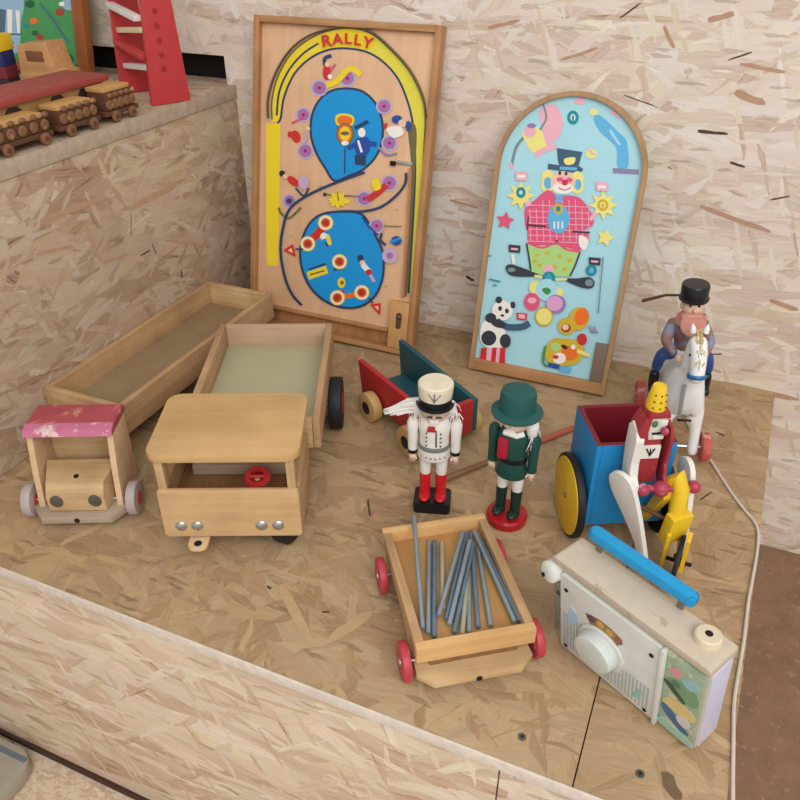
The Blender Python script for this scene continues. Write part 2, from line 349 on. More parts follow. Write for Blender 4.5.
struct(rf)

m_chip_t = mat('table_flake', (186, 156, 116), 0.7, var=0.15)
pf = thing('display_platform', 'strand board platform carrying all the wooden toys', 'platform', (0, 0, 0))
tb = MB(); tb.prism([(0.0, -1.003), (1.048, -1.003), (1.048, -0.002), (0.0, -0.002)], -0.018, 0.0, 'xy', 0.0008)
tb.prism([(1.0496, -1.003), (1.21, -1.003), (1.232, -0.45), (1.245, -0.002), (1.0496, -0.002)], -0.018, 0.0, 'xy', 0.0008)
for k, x0, y0, x1, y1, wd in ((2, 368, 500, 370, 516, .004), (2, 267, 586, 271, 589, .004), (3, 664, 772, 678, 800, .016), (2, 322, 612, 330, 612, .003), (1, 330, 640, 372, 612, .016), (1, 60, 545, 110, 520, .012), (2, 716, 432, 724, 436, .004), (2, 700, 500, 712, 492, .003), (1, 430, 730, 480, 700, .012), (1, 280, 585, 310, 640, .014)):
    tb.mi = k; flake(tb, on_z(x0, y0, 0), on_z(x1, y1, 0), wd, Vector((0, 0, 1)))
top = tb.build('top_board', [m_top, m_chip_t, m_chipd, mat('stain_brown', (118, 92, 68), 0.75, var=0.35, vscale=90)], pf)
fp = MB(); fp.span((-1.2, 0.962), (-1.0, -0.982), (ZF + 0.014, -0.0185), 0.0008); fp.span((0.964, 1.21), (-1.0, -0.982), (ZF + 0.014, -0.0185), 0.0008)
fp.build('front_panel', m_front, pf)
MB().span((1.19, 1.205), (-0.98, -0.005), (ZF + 0.006, -0.0185), 0).build('side_panel', m_side, pf)
MB().span((0.0, 1.21), (-1.0065, -1.0032), (-0.016, 0.0012), 0.0004).build('front_edge', m_edge, pf)
m_screw = mat('screw_steel', (120, 118, 112), rough=0.35, metal=0.8)
for px, py in ((522, 737), (640, 774)):
    p = on_z(px, py, 0); s_ = MB(); s_.cyl((p.x, p.y, -0.001), (p.x, p.y, 0.0012), 0.0055, 0.005, 14); s_.mi = 1
    s_.box((p.x, p.y, 0.0013), (0.006, 0.0012, 0.0006), 0); s_.box((p.x, p.y, 0.0013), (0.0012, 0.006, 0.0006), 0)
    s_.build('screw', [m_screw, m_dark], pf)
struct(MB().span((-1.2, 1.21), (-1.006, -1.0005), (ZF, ZF + 0.0125), 0.0005).build('base_gap_shade', mat('painted_gap_shade', (70, 48, 34), 0.8)))  # added brown bar, its colour paints the shade in the gap below the front panel
up = thing('upper_platform', 'higher strand board platform along the left side', 'platform', (0, 0, 0))
lp = MB().span((-0.018, -0.0005), (-1.9, -0.0005), (0.0005, 0.474), 0.0005)
for k, x0, y0, x1, y1, wd in ((1, 40, 222, 106, 197, .013), (1, 84, 222, 100, 262, .009), (1, 36, 254, 72, 246, .008), (1, 165, 240, 210, 246, .007), (1, 130, 208, 178, 184, .014), (1, 104, 262, 128, 254, .006), (2, 140, 256, 150, 250, .003), (2, 152, 244, 156, 254, .002), (2, 181, 270, 182, 278, .004), (2, 131, 214, 131, 238, .0012)):
    lp.mi = k; flake(lp, on_x(x0, y0, -0.0005), on_x(x1, y1, -0.0005), wd, Vector((1, 0, 0)))
lp.build('front_panel', [m_side, m_chip, m_chipd], up)
MB().span((-1.2, -0.0232), (-1.9, 0.055), (0.4745, SH - 0.001), 0.0).build('top_board', m_shelf, up)
MB().span((-0.0231, -0.0012), (-1.9, -0.0005), (0.4745, SH - 0.001), 0.0).build('edge_board', m_shelf, up)
MB().span((-0.001, 0.002), (-1.9, -0.0005), (0.475, SH), 0.0005).build('edge_strip', mat('weathered_board_edge', (182, 164, 142), rough=0.8, var=0.3, vscale=70, bump=0.4), up)
# ---------------------------------------------------------------- shared woods and paints
w_x = wood('pale_wood_x', (200, 168, 124), 'x'); w_y = wood('pale_wood_y', (186, 150, 110), 'y'); w_z = wood('pale_wood_z', (198, 166, 124), 'z')
w_ply = wood('plywood_edge', (218, 186, 146), 'x', contrast=0.15); w_dk = wood('brown_wood', (140, 104, 70), 'y')
m_red = mat('red_paint', (178, 42, 44), rough=0.5, worn=(150, 84, 66), worn_amt=0.68)
m_pink = mat('faded_red_wheel', (184, 62, 72), rough=0.45, worn=(214, 128, 128), worn_amt=0.6)
m_blue = mat('blue_paint', (28, 132, 190), rough=0.45, worn=(40, 104, 146), worn_amt=0.66)
m_teal = mat('dark_teal_paint', (34, 82, 88), rough=0.5, worn=(60, 104, 106), worn_amt=0.62)
m_yel = mat('yellow_paint', (232, 192, 40), rough=0.45, worn=(204, 158, 40), worn_amt=0.66)
m_white = mat('white_paint', (226, 222, 212), rough=0.45, worn=(196, 188, 172), worn_amt=0.66)
m_black = mat('black_rubber', (28, 28, 30), rough=0.6)
m_blk = mat('black_gloss_paint', (24, 25, 28), rough=0.3)
m_steel = mat('silver_stud', (190, 192, 192), rough=0.28, metal=0.9)
m_hair = mat('white_fur', (228, 224, 218), rough=0.9)
m_skin = mat('painted_face', (222, 188, 164), rough=0.5)

# ---------------------------------------------------------------- rally pinball board
def lean(y0, z0, deg): return (math.radians(-deg), 0, 0)
BW, BL, BT = 0.415, 0.661, 0.030
rb = thing('pinball_board', 'tall rectangular wooden pinball board with RALLY title leaning on back wall', 'pinball game', (0.088, -0.176, 0.0066), rot=lean(0, 0, 12.3))
w_rail = wood('rail_wood', (176, 128, 84), 'z'); w_railx = wood('rail_wood_x', (178, 132, 88), 'x')
w_field = wood('playfield_wood', (222, 180, 140), 'z', contrast=0.08, freq=50)
MB().span((0.01, BW - 0.01), (0.014, BT - 0.006), (0.042, BL - 0.008), 0.0005).build('playfield', w_field, rb)
for x in (0, BW - 0.013): MB().span((x, x + 0.013), (0, BT), (0, BL), 0.0015).build('side_rail', w_rail, rb)
MB().span((0.013, BW - 0.013), (0, BT), (BL - 0.013, BL), 0.0015).build('top_rail', w_railx, rb)
MB().span((0.013, BW - 0.013), (0, BT), (0, 0.012), 0.0015).build('bottom_rail', w_railx, rb)
MB().span((0.008, BW - 0.008), (BT - 0.0055, BT), (0.005, BL - 0.008), 0.0005).build('back_board', w_rail, rb)
MB().span((0.013, BW - 0.062), (0.0065, 0.0139), (0.044, 0.052), 0.001).build('ball_tray_lip', w_railx, rb)
A = Print(rb, 0.0138)
Z2 = lambda x, y: (240 + x * .2625, y * .2625); Z3 = lambda x, y: (240 + x * .2625, 170 + y * .2625)
def ink(n, c, rough=0.45): return mat('ink_' + n, c, rough, var=0.06, vscale=120)
i_yel = ink('yellow', (238, 210, 44)); i_yg = ink('lemon', (226, 214, 70)); i_blue = ink('blue', (20, 148, 214)); i_navy = ink('navy', (44, 62, 96)); i_red = ink('red', (204, 48, 44))
i_org = ink('orange', (236, 112, 36)); i_wht = ink('white', (240, 236, 226)); i_pur = ink('violet', (150, 122, 170)); i_pnk = ink('pink', (214, 84, 142)); i_olv = ink('olive', (112, 104, 66))
i_skin = ink('flesh', (238, 196, 164)); i_dk = ink('dark', (52, 44, 46)); i_lil = ink('lilac', (196, 170, 200)); i_brn = ink('rust', (170, 60, 30)); i_dbl = ink('royal', (36, 76, 160))
A.tf = Z2
A.poly([(100, 470), (155, 470), (152, 640), (150, 800), (145, 1012), (103, 1012), (100, 800)], i_yel)
outer = [(122, 455), (122, 380), (145, 290), (195, 205), (262, 150), (335, 118), (420, 107), (500, 128), (575, 190), (645, 270), (690, 360), (706, 440), (702, 560), (694, 760), (684, 1000), (672, 1118)]
inner = [(643, 1118), (650, 1000), (664, 760), (668, 600), (660, 480), (640, 390), (602, 300), (545, 235), (480, 197), (400, 184), (330, 192), (262, 226), (205, 285), (168, 370), (155, 450), (142, 468)]
A.poly(smooth(outer, False) + smooth(inner, False), i_yg)
A.poly(smooth([(122, 455), (122, 380), (145, 290), (195, 205), (262, 150), (335, 118), (420, 107), (500, 128), (520, 150), (480, 190), (400, 178), (330, 186), (262, 220), (205, 279), (165, 365), (150, 450), (136, 466)], True), i_yel)
A.line(outer, 7, i_olv); A.line(inner, 8, i_navy); A.line([(140, 440), (150, 350), (185, 270), (240, 205), (300, 165)], 8, i_navy)
A.poly(smooth([(640, 480), (672, 490), (668, 640), (655, 860), (640, 1100), (628, 1100), (640, 850), (652, 640)], True), i_olv)
drop = [(405, 337), (470, 350), (520, 400), (543, 470), (540, 540), (515, 600), (470, 645), (415, 670), (360, 688), (325, 640), (290, 580), (270, 510), (275, 440), (300, 385), (345, 348)]
A.poly(drop, i_blue, True); A.line(drop, 9, i_navy, closed=True)
def wheel(x, y, r, a, b, c=None):
    A.ell(x, y, r * 1.15, i_lil); A.ell(x, y, r * 0.9, a); A.ell(x, y, r * 0.5, b)
    if c: A.ell(x, y, r * 0.22, c)
for x, y, r in ((303, 335, 28), (410, 298, 28), (242, 437, 25), (250, 575, 27), (550, 405, 27), (570, 545, 27), (475, 757, 27), (570, 697, 28), (190, 765, 23)): wheel(x, y, r, i_pur, i_pnk, i_dbl)
# upper driver and car
A.line([(330, 325), (370, 310), (420, 262), (462, 285)], 22, i_yel); A.ell(332, 275, 15, i_red, 30); A.line([(325, 250), (325, 222), (350, 212)], 13, i_navy); A.ell(335, 245, 10, i_skin); A.line([(345, 270), (365, 245)], 9, i_pnk); A.ell(345, 292, 9, i_wht)
# sign and police officer
A.line([(402, 560), (400, 660)], 4, i_navy); A.poly([(366, 442), (400, 432), (436, 446), (428, 478), (374, 478)], i_yel, True); A.poly([(374, 450), (400, 440), (428, 452), (422, 472), (380, 472)], i_org, True)
A.ell(402, 510, 34, i_olv, 42); A.ell(402, 510, 28, i_org, 36); A.ell(402, 509, 20, i_yel, 27); A.ell(402, 508, 17, i_olv, 8); A.ell(402, 545, 14, i_wht, 9)
A.line([(440, 488), (490, 462)], 14, i_navy); A.ell(466, 505, 14, i_wht, 18); A.poly([(445, 530), (490, 525), (495, 570), (480, 590), (450, 590), (440, 560)], i_dbl, True); A.line([(412, 565), (450, 545)], 16, i_dbl); A.line([(485, 545), (522, 550)], 18, i_dbl); A.line([(452, 535), (466, 580)], 9, i_wht); A.poly([(440, 590), (482, 592), (480, 630), (440, 626)], i_navy)
# left driver
A.ell(215, 520, 17, i_red, 24, -20); A.ell(193, 512, 9, i_red, 12); A.line([(200, 470), (245, 445)], 8, i_pnk); A.line([(245, 500), (255, 530), (240, 545)], 8, i_lil); A.ell(262, 490, 8, i_skin)
# right driver
A.ell(600, 455, 20, i_dbl, 16); A.ell(620, 470, 15, i_skin); A.line([(560, 470), (552, 490)], 12, i_red); A.poly([(560, 490), (610, 480), (625, 510), (585, 525)], i_wht, True); A.ell(643, 480, 10, i_dbl, 20); A.line([(530, 560), (560, 590), (600, 585)], 9, i_pur)
# left lower driver
A.ell(205, 690, 14, i_red, 26, -50); A.ell(163, 660, 11, i_dk); A.ell(175, 672, 9, i_skin); A.ell(245, 695, 20, i_lil, 26); A.line([(150, 790), (160, 812), (190, 830), (235, 790)], 8, i_olv)
A.ell(190, 765, 10, i_navy); A.line([(215, 715), (245, 745), (265, 715)], 7, i_navy)
# car on the track
A.line([(490, 760), (525, 735), (560, 705)], 24, i_red); A.poly([(505, 690), (530, 680), (540, 715), (515, 725)], i_yel, True); A.line([(325, 740), (460, 748)], 4, i_olv); A.ell(326, 740, 7, i_dk); A.star(376, 760, 38, i_yel, 8, 0.6); A.line([(345, 765), (420, 768)], 16, i_yel); A.line([(374, 730), (378, 765)], 5, i_olv)
A.tf = Z3
A.line([(478, 8), (350, 55), (250, 102), (190, 152), (165, 230), (158, 310), (172, 400), (200, 470), (238, 514)], 10, i_navy)
A.line([(635, 10), (632, 50), (600, 95), (540, 140), (470, 157), (400, 157), (330, 163)], 10, i_navy)
low = [(330, 164), (400, 158), (462, 166), (495, 205), (522, 255), (546, 310), (550, 370), (542, 425), (515, 480), (465, 517), (400, 523), (335, 502), (285, 462), (252, 410), (234, 345), (236, 280), (258, 220), (290, 182)]
A.poly(low, i_blue, True); A.line(low, 9, i_navy, closed=True)
A.line([(265, 275), (300, 240), (330, 200)], 30, i_red); A.line([(310, 260), (335, 250), (345, 285)], 16, i_yel); A.ell(322, 250, 12, i_wht); A.line([(330, 275), (338, 290)], 9, i_dbl)
A.line([(262, 402), (335, 378)], 30, i_yel); A.line([(270, 398), (325, 382)], 6, i_olv); A.line([(265, 378), (330, 356)], 7, i_navy); A.line([(360, 378), (395, 372)], 12, i_dbl)
A.ell(462, 335, 12, i_navy, 14); A.ell(470, 352, 10, i_skin); A.line([(470, 358), (500, 392)], 20, i_wht); A.ell(494, 388, 13, i_red, 11); A.line([(500, 398), (515, 425)], 12, i_lil)
A.line([(375, 482), (420, 478), (468, 466)], 18, i_org); A.line([(380, 470), (400, 460)], 16, i_red); A.ell(390, 428, 15, i_yel, 20); A.ell(392, 428, 7, i_olv, 8)
for x, y in ((330, 200), (262, 280), (383, 348), (375, 485), (468, 465)): A.ell(x, y, 29, i_yel); A.ell(x, y, 25, i_wht); A.ell(x, y, 19, i_org); A.ell(x, y, 13, i_brn)
for pts in ([(170, 305), (205, 280), (218, 330)], [(500, 510), (540, 505), (538, 552)]):
    A.poly(pts, i_red); cx, cy = sum(p[0] for p in pts) / 3, sum(p[1] for p in pts) / 3; A.poly([(cx + (p[0] - cx) * .4, cy + (p[1] - cy) * .4) for p in pts], i_skin)
A.line([(215, 300), (245, 300)], 6, i_navy); A.line([(495, 485), (510, 505)], 6, i_navy)
wheel(525, 212, 26, i_pur, i_pnk, i_dbl); wheel(575, 325, 26, i_lil, i_pur, i_pnk)
A.line([(550, 212), (620, 214)], 4, i_olv); A.ell(600, 268, 20, i_dbl, 18); A.line([(545, 240), (540, 265), (560, 285)], 9, i_navy); A.line([(575, 275), (615, 258)], 10, i_blue); A.line([(470, 178), (505, 225), (530, 245)], 8, i_dbl)
A.build('printed_artwork', rb)
A2 = Print(rb, 0.0138); A2.k = A.k + 2; A2.tf = Z2
letters(A2, [('R', 337, 156, 46, -9), ('A', 377, 149, 42, -4), ('L', 418, 148, 42, 1), ('L', 455, 153, 42, 7), ('Y', 492, 163, 44, 14)], i_red, 'title_lettering', rb)
A2.tf = Z3
letters(A2, [('D', 466, 588, 18, 10), ('U', 487, 592, 18, 10), ('X', 507, 596, 18, 10)], mat('ink_faint', (150, 112, 78)), 'maker_lettering', rb)
A2.bm.free()
# raised guide strip round the top and the shooter lane
A3 = Print(rb, 0.0138); A3.tf = Z2
def strip(P, pts, h, t):
    mb = MB(); L = [P.loc(*p) for p in smooth(pts, False)]
    for a, b in zip(L, L[1:]):
        d = Vector((b[0] - a[0], 0, b[1] - a[1])); mb.box(((a[0] + b[0]) / 2, P.d - h / 2, (a[1] + b[1]) / 2), (d.length * 1.05, h, t), 0, (0, -math.atan2(d.z, d.x), 0))
    return mb
strip(A3, [(112, 450), (112, 375), (138, 285), (190, 198), (255, 143), (330, 114), (420, 102), (505, 122), (580, 185), (650, 265), (698, 360), (712, 450)], 0.009, 0.0018).build('guide_strip', mat('olive_metal_strip', (120, 108, 84), 0.45, 0.4), rb)
strip(A3, [(655, 640), (648, 800), (636, 1000), (626, 1130)], 0.009, 0.005).build('lane_divider', w_rail, rb)
MB().span((BW - 0.058, BW - 0.0135), (-0.001, 0.0139), (0.0125, 0.118), 0.0015).build('plunger_block', wood('light_block', (206, 158, 102), 'z'), rb)
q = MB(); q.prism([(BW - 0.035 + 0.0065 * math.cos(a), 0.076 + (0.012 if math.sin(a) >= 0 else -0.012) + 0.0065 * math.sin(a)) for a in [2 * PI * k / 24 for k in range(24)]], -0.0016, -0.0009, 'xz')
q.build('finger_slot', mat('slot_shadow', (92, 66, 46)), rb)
pl = MB(); pl.sph((BW - 0.035, -0.003, 0.085), (0.005, 0.004, 0.005)); pl.build('plunger_knob', mat('dull_knob', (96, 84, 72), 0.4, 0.5), rb)
x, z = A3.loc(585, 622); x2, z2 = A3.loc(655, 618)
MB().box((x, 0.0105, z), (0.011, 0.0065, 0.009), 0.0005).build('gate_stop', m_dark, rb); MB().box(((x + x2) / 2 + 0.005, 0.011, (z + z2) / 2), (abs(x2 - x) - 0.004, 0.004, 0.006), 0.0005).build('gate_lever', m_steel, rb)
A3.tf = Z3
for x, y in ((200, 250), (310, 60), (420, 95), (600, 150), (280, 560), (560, 440)):
    a, b = A3.loc(x, y); MB().cyl((a, 0.0139, b), (a, 0.005, b), 0.0009, seg=8).build('pin', m_steel, rb); A3.bm.free()

# ---------------------------------------------------------------- clown pinball board
CW, CL, CT = 0.288, 0.566, 0.026; CR = CW / 2
cb_ = thing('pinball_board', 'arched light blue pinball board with printed clown leaning on back wall', 'pinball game', (0.636, -0.170, 0.0064), rot=(math.radians(-13.8), 0, math.radians(0.8)))
def arch(inset, z0): 
    r = CR - inset; return [(inset, z0), (CW - inset, z0)] + [(CR + r * math.cos(PI * k / 28), CL - CR + r * math.sin(PI * k / 28)) for k in range(29)]
i_sky = mat('ink_sky', (170, 218, 226), 0.3, var=0.05, vscale=30)
MB().prism(arch(0.006, 0.01), 0.010, CT - 0.002, 'xz').build('playfield', i_sky, cb_)
rim = MB(); o_ = arch(0, 0.0); n_ = arch(0.009, 0.0)
t = bmesh.new()
idx = list(range(1, 31)) + [0]
Vs = [[t.verts.new((p[0], y, p[1])) for y in (0, CT)] for p in o_]; Ws = [[t.verts.new((p[0], y, p[1])) for y in (0, CT)] for p in n_]
for a, b in zip(idx, idx[1:]):
    t.faces.new((Vs[a][0], Vs[b][0], Ws[b][0], Ws[a][0])); t.faces.new((Vs[a][1], Ws[a][1], Ws[b][1], Vs[b][1])); t.faces.new((Vs[a][0], Vs[a][1], Vs[b][1], Vs[b][0])); t.faces.new((Ws[a][0], Ws[b][0], Ws[b][1], Ws[a][1]))
for k in (1, 0): t.faces.new((Vs[k][0], Ws[k][0], Ws[k][1], Vs[k][1]))
bmesh.ops.recalc_face_normals(t, faces=t.faces); rim._add(t); rim.build('bent_rim', wood('bent_rim_wood', (176, 140, 100), 'z', contrast=0.18), cb_)
MB().span((0.009, CW - 0.009), (-0.001, CT), (0, 0.024), 0.001).build('bottom_rail', w_railx, cb_)
A = Print(cb_, 0.0098)
Z4 = lambda x, y: (460 + x * .25, 80 + y * .25); Z5 = lambda x, y: (460 + x * .25, 210 + y * .25)
j_pink = ink('coat_pink', (224, 84, 122)); j_green = ink('trouser_green', (172, 212, 128)); j_lb = ink('light_blue', (96, 178, 220)); j_slate = ink('slate', (62, 92, 116)); j_tl = ink('teal', (20, 138, 150)); j_pale = ink('pale_yellow', (238, 226, 130)); j_rose = ink('rose', (236, 176, 190)); j_gry = ink('grey_line', (120, 140, 142)); j_blk = ink('shoe_black', (54, 58, 66)); j_gold = ink('gold', (206, 176, 44))
A.tf = Z4
# juggler, upper left
A.line([(205, 350), (225, 270), (265, 225), (310, 230)], 12, j_gry); A.poly([(250, 210), (310, 190), (350, 250), (340, 290), (290, 290)], j_pale, True); A.ell(280, 205, 24, j_rose, 26); A.ell(286, 183, 18, i_pur, 10)
A.poly([(320, 120), (380, 100), (410, 160), (400, 220), (350, 260), (330, 200)], j_rose, True); A.line([(300, 300), (350, 275), (385, 265)], 22, j_rose); A.line([(330, 90), (345, 150), (320, 200)], 8, j_gry); A.ell(480, 85, 22, j_rose, 14); A.line([(210, 355), (200, 330)], 14, j_rose)
A.ell(452, 150, 23, j_tl, 28); A.ell(452, 150, 10, i_wht, 14); A.ell(452, 152, 5, j_tl, 12)
# cannon man, upper right
A.poly([(535, 150), (565, 145), (640, 215), (668, 250), (672, 345), (630, 345), (625, 270), (560, 205)], j_lb, True); A.line([(600, 200), (640, 260)], 10, i_sky); A.ell(535, 128, 16, j_pale, 14); A.line([(600, 120), (640, 150)], 14, j_rose); A.line([(612, 362), (715, 368)], 20, i_pur); A.line([(612, 362), (715, 368)], 6, j_gry); A.ell(525, 295, 22, j_pale, 20); A.line([(515, 280), (540, 300)], 10, j_rose)
# clown
A.line([(352, 345), (400, 352), (470, 360), (485, 350)], 22, j_slate); A.poly([(388, 272), (440, 280), (490, 288), (474, 345), (460, 360), (400, 350), (392, 320)], j_slate); A.poly([(418, 315), (460, 310), (455, 335), (424, 338)], j_pale, True); A.line([(400, 352), (468, 356)], 12, j_lb)
for x, y in ((352, 390), (350, 420), (470, 395), (470, 425)): A.ell(x, y, 26, j_pale, 30)
A.ell(352, 412, 16, j_lb, 24); A.ell(472, 418, 14, j_lb, 22)
A.ell(412, 410, 50, i_skin, 46); A.ell(412, 432, 42, i_wht, 24); A.ell(420, 402, 30, j_rose, 18); A.ell(400, 398, 13, j_pink, 9); A.ell(438, 400, 13, j_pink, 9); A.ell(420, 410, 12, i_red); A.line([(395, 430), (418, 440), (445, 430)], 5, j_pink); A.ell(400, 372, 6, j_blk, 8); A.ell(425, 374, 6, j_blk, 8)
A.poly([(350, 440), (390, 460), (450, 462), (490, 480), (530, 540), (532, 580), (500, 600), (515, 630), (480, 680), (400, 660), (385, 640), (370, 662), (280, 650), (270, 600), (262, 580), (262, 510), (300, 480)], j_pink, True)
for x in range(280, 520, 26): A.line([(x, 480 if 330 < x < 480 else 515), (x + 4, 645)], 3, j_rose, False)
for y in range(500, 650, 24): A.line([(272, y), (520, y + 8)], 3, j_rose, False)
A.line([(380, 655), (386, 640), (400, 660)], 6, j_blk, False); A.line([(275, 580), (345, 585)], 8, j_blk); A.line([(450, 605), (520, 610)], 8, j_blk); A.line([(275, 545), (270, 600)], 5, j_blk)
A.poly([(380, 460), (415, 460), (408, 490), (388, 490)], j_lb); A.ell(395, 555, 44, j_lb, 58); A.ell(394, 515, 19, j_gold, 22); A.ell(394, 515, 9, j_tl, 12)
for x in (378, 394, 410): A.line([(x, 565), (x, 595)], 6, i_wht, False)
# hands as stars
A.star(245, 462, 58, j_pale, 8, 0.55); A.star(574, 500, 60, j_pale, 8, 0.55); A.line([(262, 500), (285, 490)], 18, j_rose); A.line([(520, 560), (545, 530)], 16, j_rose)
A.ell(245, 450, 19, j_tl, 22); A.ell(245, 450, 8, i_sky, 9); A.ell(572, 500, 22, j_gold, 24); A.ell(572, 500, 12, j_pale, 13); A.ell(572, 502, 6, j_gold, 9)
for x, y in ((248, 385), (570, 427)): A.poly([(x - 26, y - 20), (x + 24, y - 18), (x + 22, y + 18), (x - 24, y + 16)], j_rose); A.line([(x - 16, y), (x + 14, y)], 12, i_wht)
A.star(182, 562, 38, j_pink, 5, 0.5, -80); A.star(582, 630, 38, j_pale, 5, 0.5, -70); A.poly([(480, 620), (515, 640), (500, 680), (478, 660)], i_wht, True)
A.tf = Z5
A.poly([(268, 132), (300, 142), (390, 138), (478, 165), (460, 215), (438, 266), (340, 262), (285, 245), (275, 190)], j_green)
A.line([(268, 132), (278, 190), (285, 240)], 7, j_blk); A.line([(482, 165), (462, 220), (440, 264)], 7, j_blk); A.line([(272, 130), (330, 150), (385, 132), (430, 158), (480, 165)], 9, j_pink)
for x, y in ((310, 180), (350, 170), (400, 185), (440, 200), (320, 220), (420, 235), (380, 225), (300, 205)): A.ell(x, y, 9, j_gold, 7)
A.ell(355, 235, 22, j_rose, 16)
A.poly([(184, 232), (200, 216), (240, 226), (290, 245), (315, 262), (260, 266), (205, 260)], j_blk, True); A.poly([(415, 275), (470, 272), (520, 268), (540, 290), (525, 312), (480, 306)], j_blk, True); A.ell(208, 238, 16, j_gry, 9); A.ell(518, 290, 16, j_gry, 14); A.line([(300, 262), (330, 268)], 10, j_pale); A.line([(385, 278), (430, 276)], 8, j_pale)
A.ell(357, 270, 25, j_tl, 26); A.ell(357, 270, 13, j_lb, 14); A.line([(345, 270), (370, 270)], 5, j_tl); A.line([(345, 262), (370, 262)], 4, j_tl)
for x, y in ((220, 153), (540, 203)): A.poly([(x - 24, y - 16), (x + 24, y - 12), (x + 22, y + 18), (x - 22, y + 14)], j_blk); A.line([(x - 14, y + 1), (x + 14, y + 3)], 8, j_rose)
A.line([(212, 175), (218, 215)], 12, i_wht); A.ell(527, 240, 22, j_tl, 23); A.ell(527, 240, 10, j_lb, 11)
# ball cluster
A.ell(305, 310, 26, j_pale, 28); A.ell(385, 330, 30, j_pale, 24); A.ell(348, 318, 44, i_sky, 44); A.poly([(330, 318), (350, 308), (366, 322), (350, 338)], mat('ink_leaf', (64, 138, 70)), True); A.ell(290, 365, 31, j_pink, 36); A.ell(385, 375, 40, i_pur, 38); A.ell(380, 372, 33, ink('mauve', (222, 160, 206)), 30); A.ell(338, 425, 36, j_gold, 38); A.ell(338, 424, 31, j_pale, 32); A.ell(290, 360, 18, j_rose, 12)
# panda on stool
A.poly([(88, 460), (110, 440), (170, 450), (185, 500), (180, 545), (120, 550), (85, 520)], i_wht, True); A.ell(172, 400, 42, i_wht, 40); A.ell(158, 358, 13, j_blk, 14); A.ell(214, 378, 10, j_blk, 14); A.ell(163, 392, 8, j_blk, 10); A.ell(190, 402, 8, j_blk, 10); A.ell(172, 420, 8, j_blk, 5)
A.ell(126, 430, 22, j_blk, 20); A.line([(150, 440), (190, 465), (250, 465), (280, 450)], 26, j_slate); A.ell(155, 452, 32, j_blk, 16, 20); A.ell(118, 510, 30, j_blk, 30); A.ell(184, 522, 22, j_blk, 28); A.poly([(228, 408), (272, 412), (268, 440), (232, 436)], i_red); A.poly([(236, 414), (264, 416), (262, 434), (238, 430)], j_rose)
for k, (x, c) in enumerate(((98, i_red), (122, i_wht), (142, i_red), (160, i_wht), (174, i_red))): A.poly([(x - 10, 548), (x + 10, 548), (x + 8, 606 + 3 * k), (x - 16, 602 + 3 * k)], i_red if c is i_red else j_rose)
# drumming animal
A.ell(478, 432, 40, j_gold, 48, 20); A.ell(488, 425, 28, i_org, 36, 20); A.ell(430, 462, 36, j_gold, 34); A.ell(426, 470, 20, i_brn, 18); A.ell(424, 466, 13, i_skin, 12); A.poly([(365, 520), (400, 510), (470, 520), (500, 560), (470, 610), (400, 620), (350, 600), (345, 560)], j_gold, True); A.ell(440, 570, 34, i_org, 30); A.ell(400, 590, 26, i_wht, 22); A.ell(490, 515, 20, i_red, 24); A.ell(385, 545, 20, j_green, 18); A.ell(420, 545, 14, i_dk, 8, 30); A.line([(345, 540), (335, 600), (350, 625)], 9, mat('ink_leaf', (64, 138, 70))); A.line([(470, 560), (520, 580)], 14, j_pale); A.line([(355, 615), (400, 625)], 18, i_dbl); A.line([(400, 632), (445, 638)], 22, j_lb); A.ell(385, 585, 12, i_red, 8); A.ell(455, 545, 10, i_wht)
for k in range(6): A.line([(515 + 6 * k, 460 + (k % 2) * 20), (535 + 4 * k, 490)], 4, i_pur)
A.line([(575, 185), (555, 410)], 5, j_gry); A.line([(120, 275), (165, 285)], 6, j_tl); A.line([(108, 180), (128, 182)], 6, j_gry); A.line([(135, 298), (150, 300)], 6, j_tl)
A.build('printed_artwork', cb_)
x, z = Print(cb_, 0.0098).loc(545, 620); q0 = Print(cb_, 0.0098); q0.tf = Z5; x, z = q0.loc(552, 615); q0.bm.free()
MB().span((CW - 0.034, CW - 0.0095), (0.002, 0.0099), (0.0245, 0.105), 0.001).build('plunger_guard', mat('brown_plate', (128, 108, 94), 0.5), cb_)
# ---------------------------------------------------------------- long wooden trailer
def wheel_part(parent, name, c, r, wd, axis, m, hub=None, hub_r=0.35, tyre=None, tw=None):
    a = Vector(axis).normalized(); c = Vector(c)
    o = MB().cyl(c - a * wd / 2, c + a * wd / 2, r, seg=36, bev=min(0.003, wd * .25)).build(name, m, parent)
    if hub: MB().cyl(c - a * (wd / 2 + 0.0012), c + a * (wd / 2 + 0.0012), r * hub_r, seg=20, bev=0.0006).build('hub', hub, o)
    return o
tr = thing('toy_trailer', 'long open wooden trailer box beside the left panel', 'toy trailer', (0.002, -0.708, 0))
TL, TW, T0, T1 = 0.507, 0.174, 0.050, 0.110
MB().span((0.008, TW - 0.008), (0.008, TL - 0.008), (T0 + .002, T0 + 0.012), 0.0005).build('floor_board', wood('grey_ply', (150, 128, 98), 'y', contrast=0.1), tr)
for x in (0, TW - 0.012): MB().span((x, x + 0.012), (0, TL), (T0, T1), 0.0015).build('side_board', w_y, tr)
MB().span((0.012, TW - 0.012), (0, 0.012), (T0, T1), 0.0015).build('front_board', w_x, tr)
MB().span((0.012, TW - 0.012), (TL - 0.012, TL), (T0, T1), 0.0015).build('tail_board', w_x, tr)
MB().span((0.05, 0.124), (0.28, 0.46), (0.036, T0), 0.001).build('axle_block', w_dk, tr)
for y in (0.33, 0.42):
    for x in (0.034, 0.140): wheel_part(tr, 'wheel', (x, y, 0.024), 0.024, 0.022, (1, 0, 0), m_black, w_x, 0.4)
MB().cyl((0.09, 0.02, T0), (0.09, 0.02, 0.03), 0.008, seg=16).build('hitch_pin', m_steel, tr)
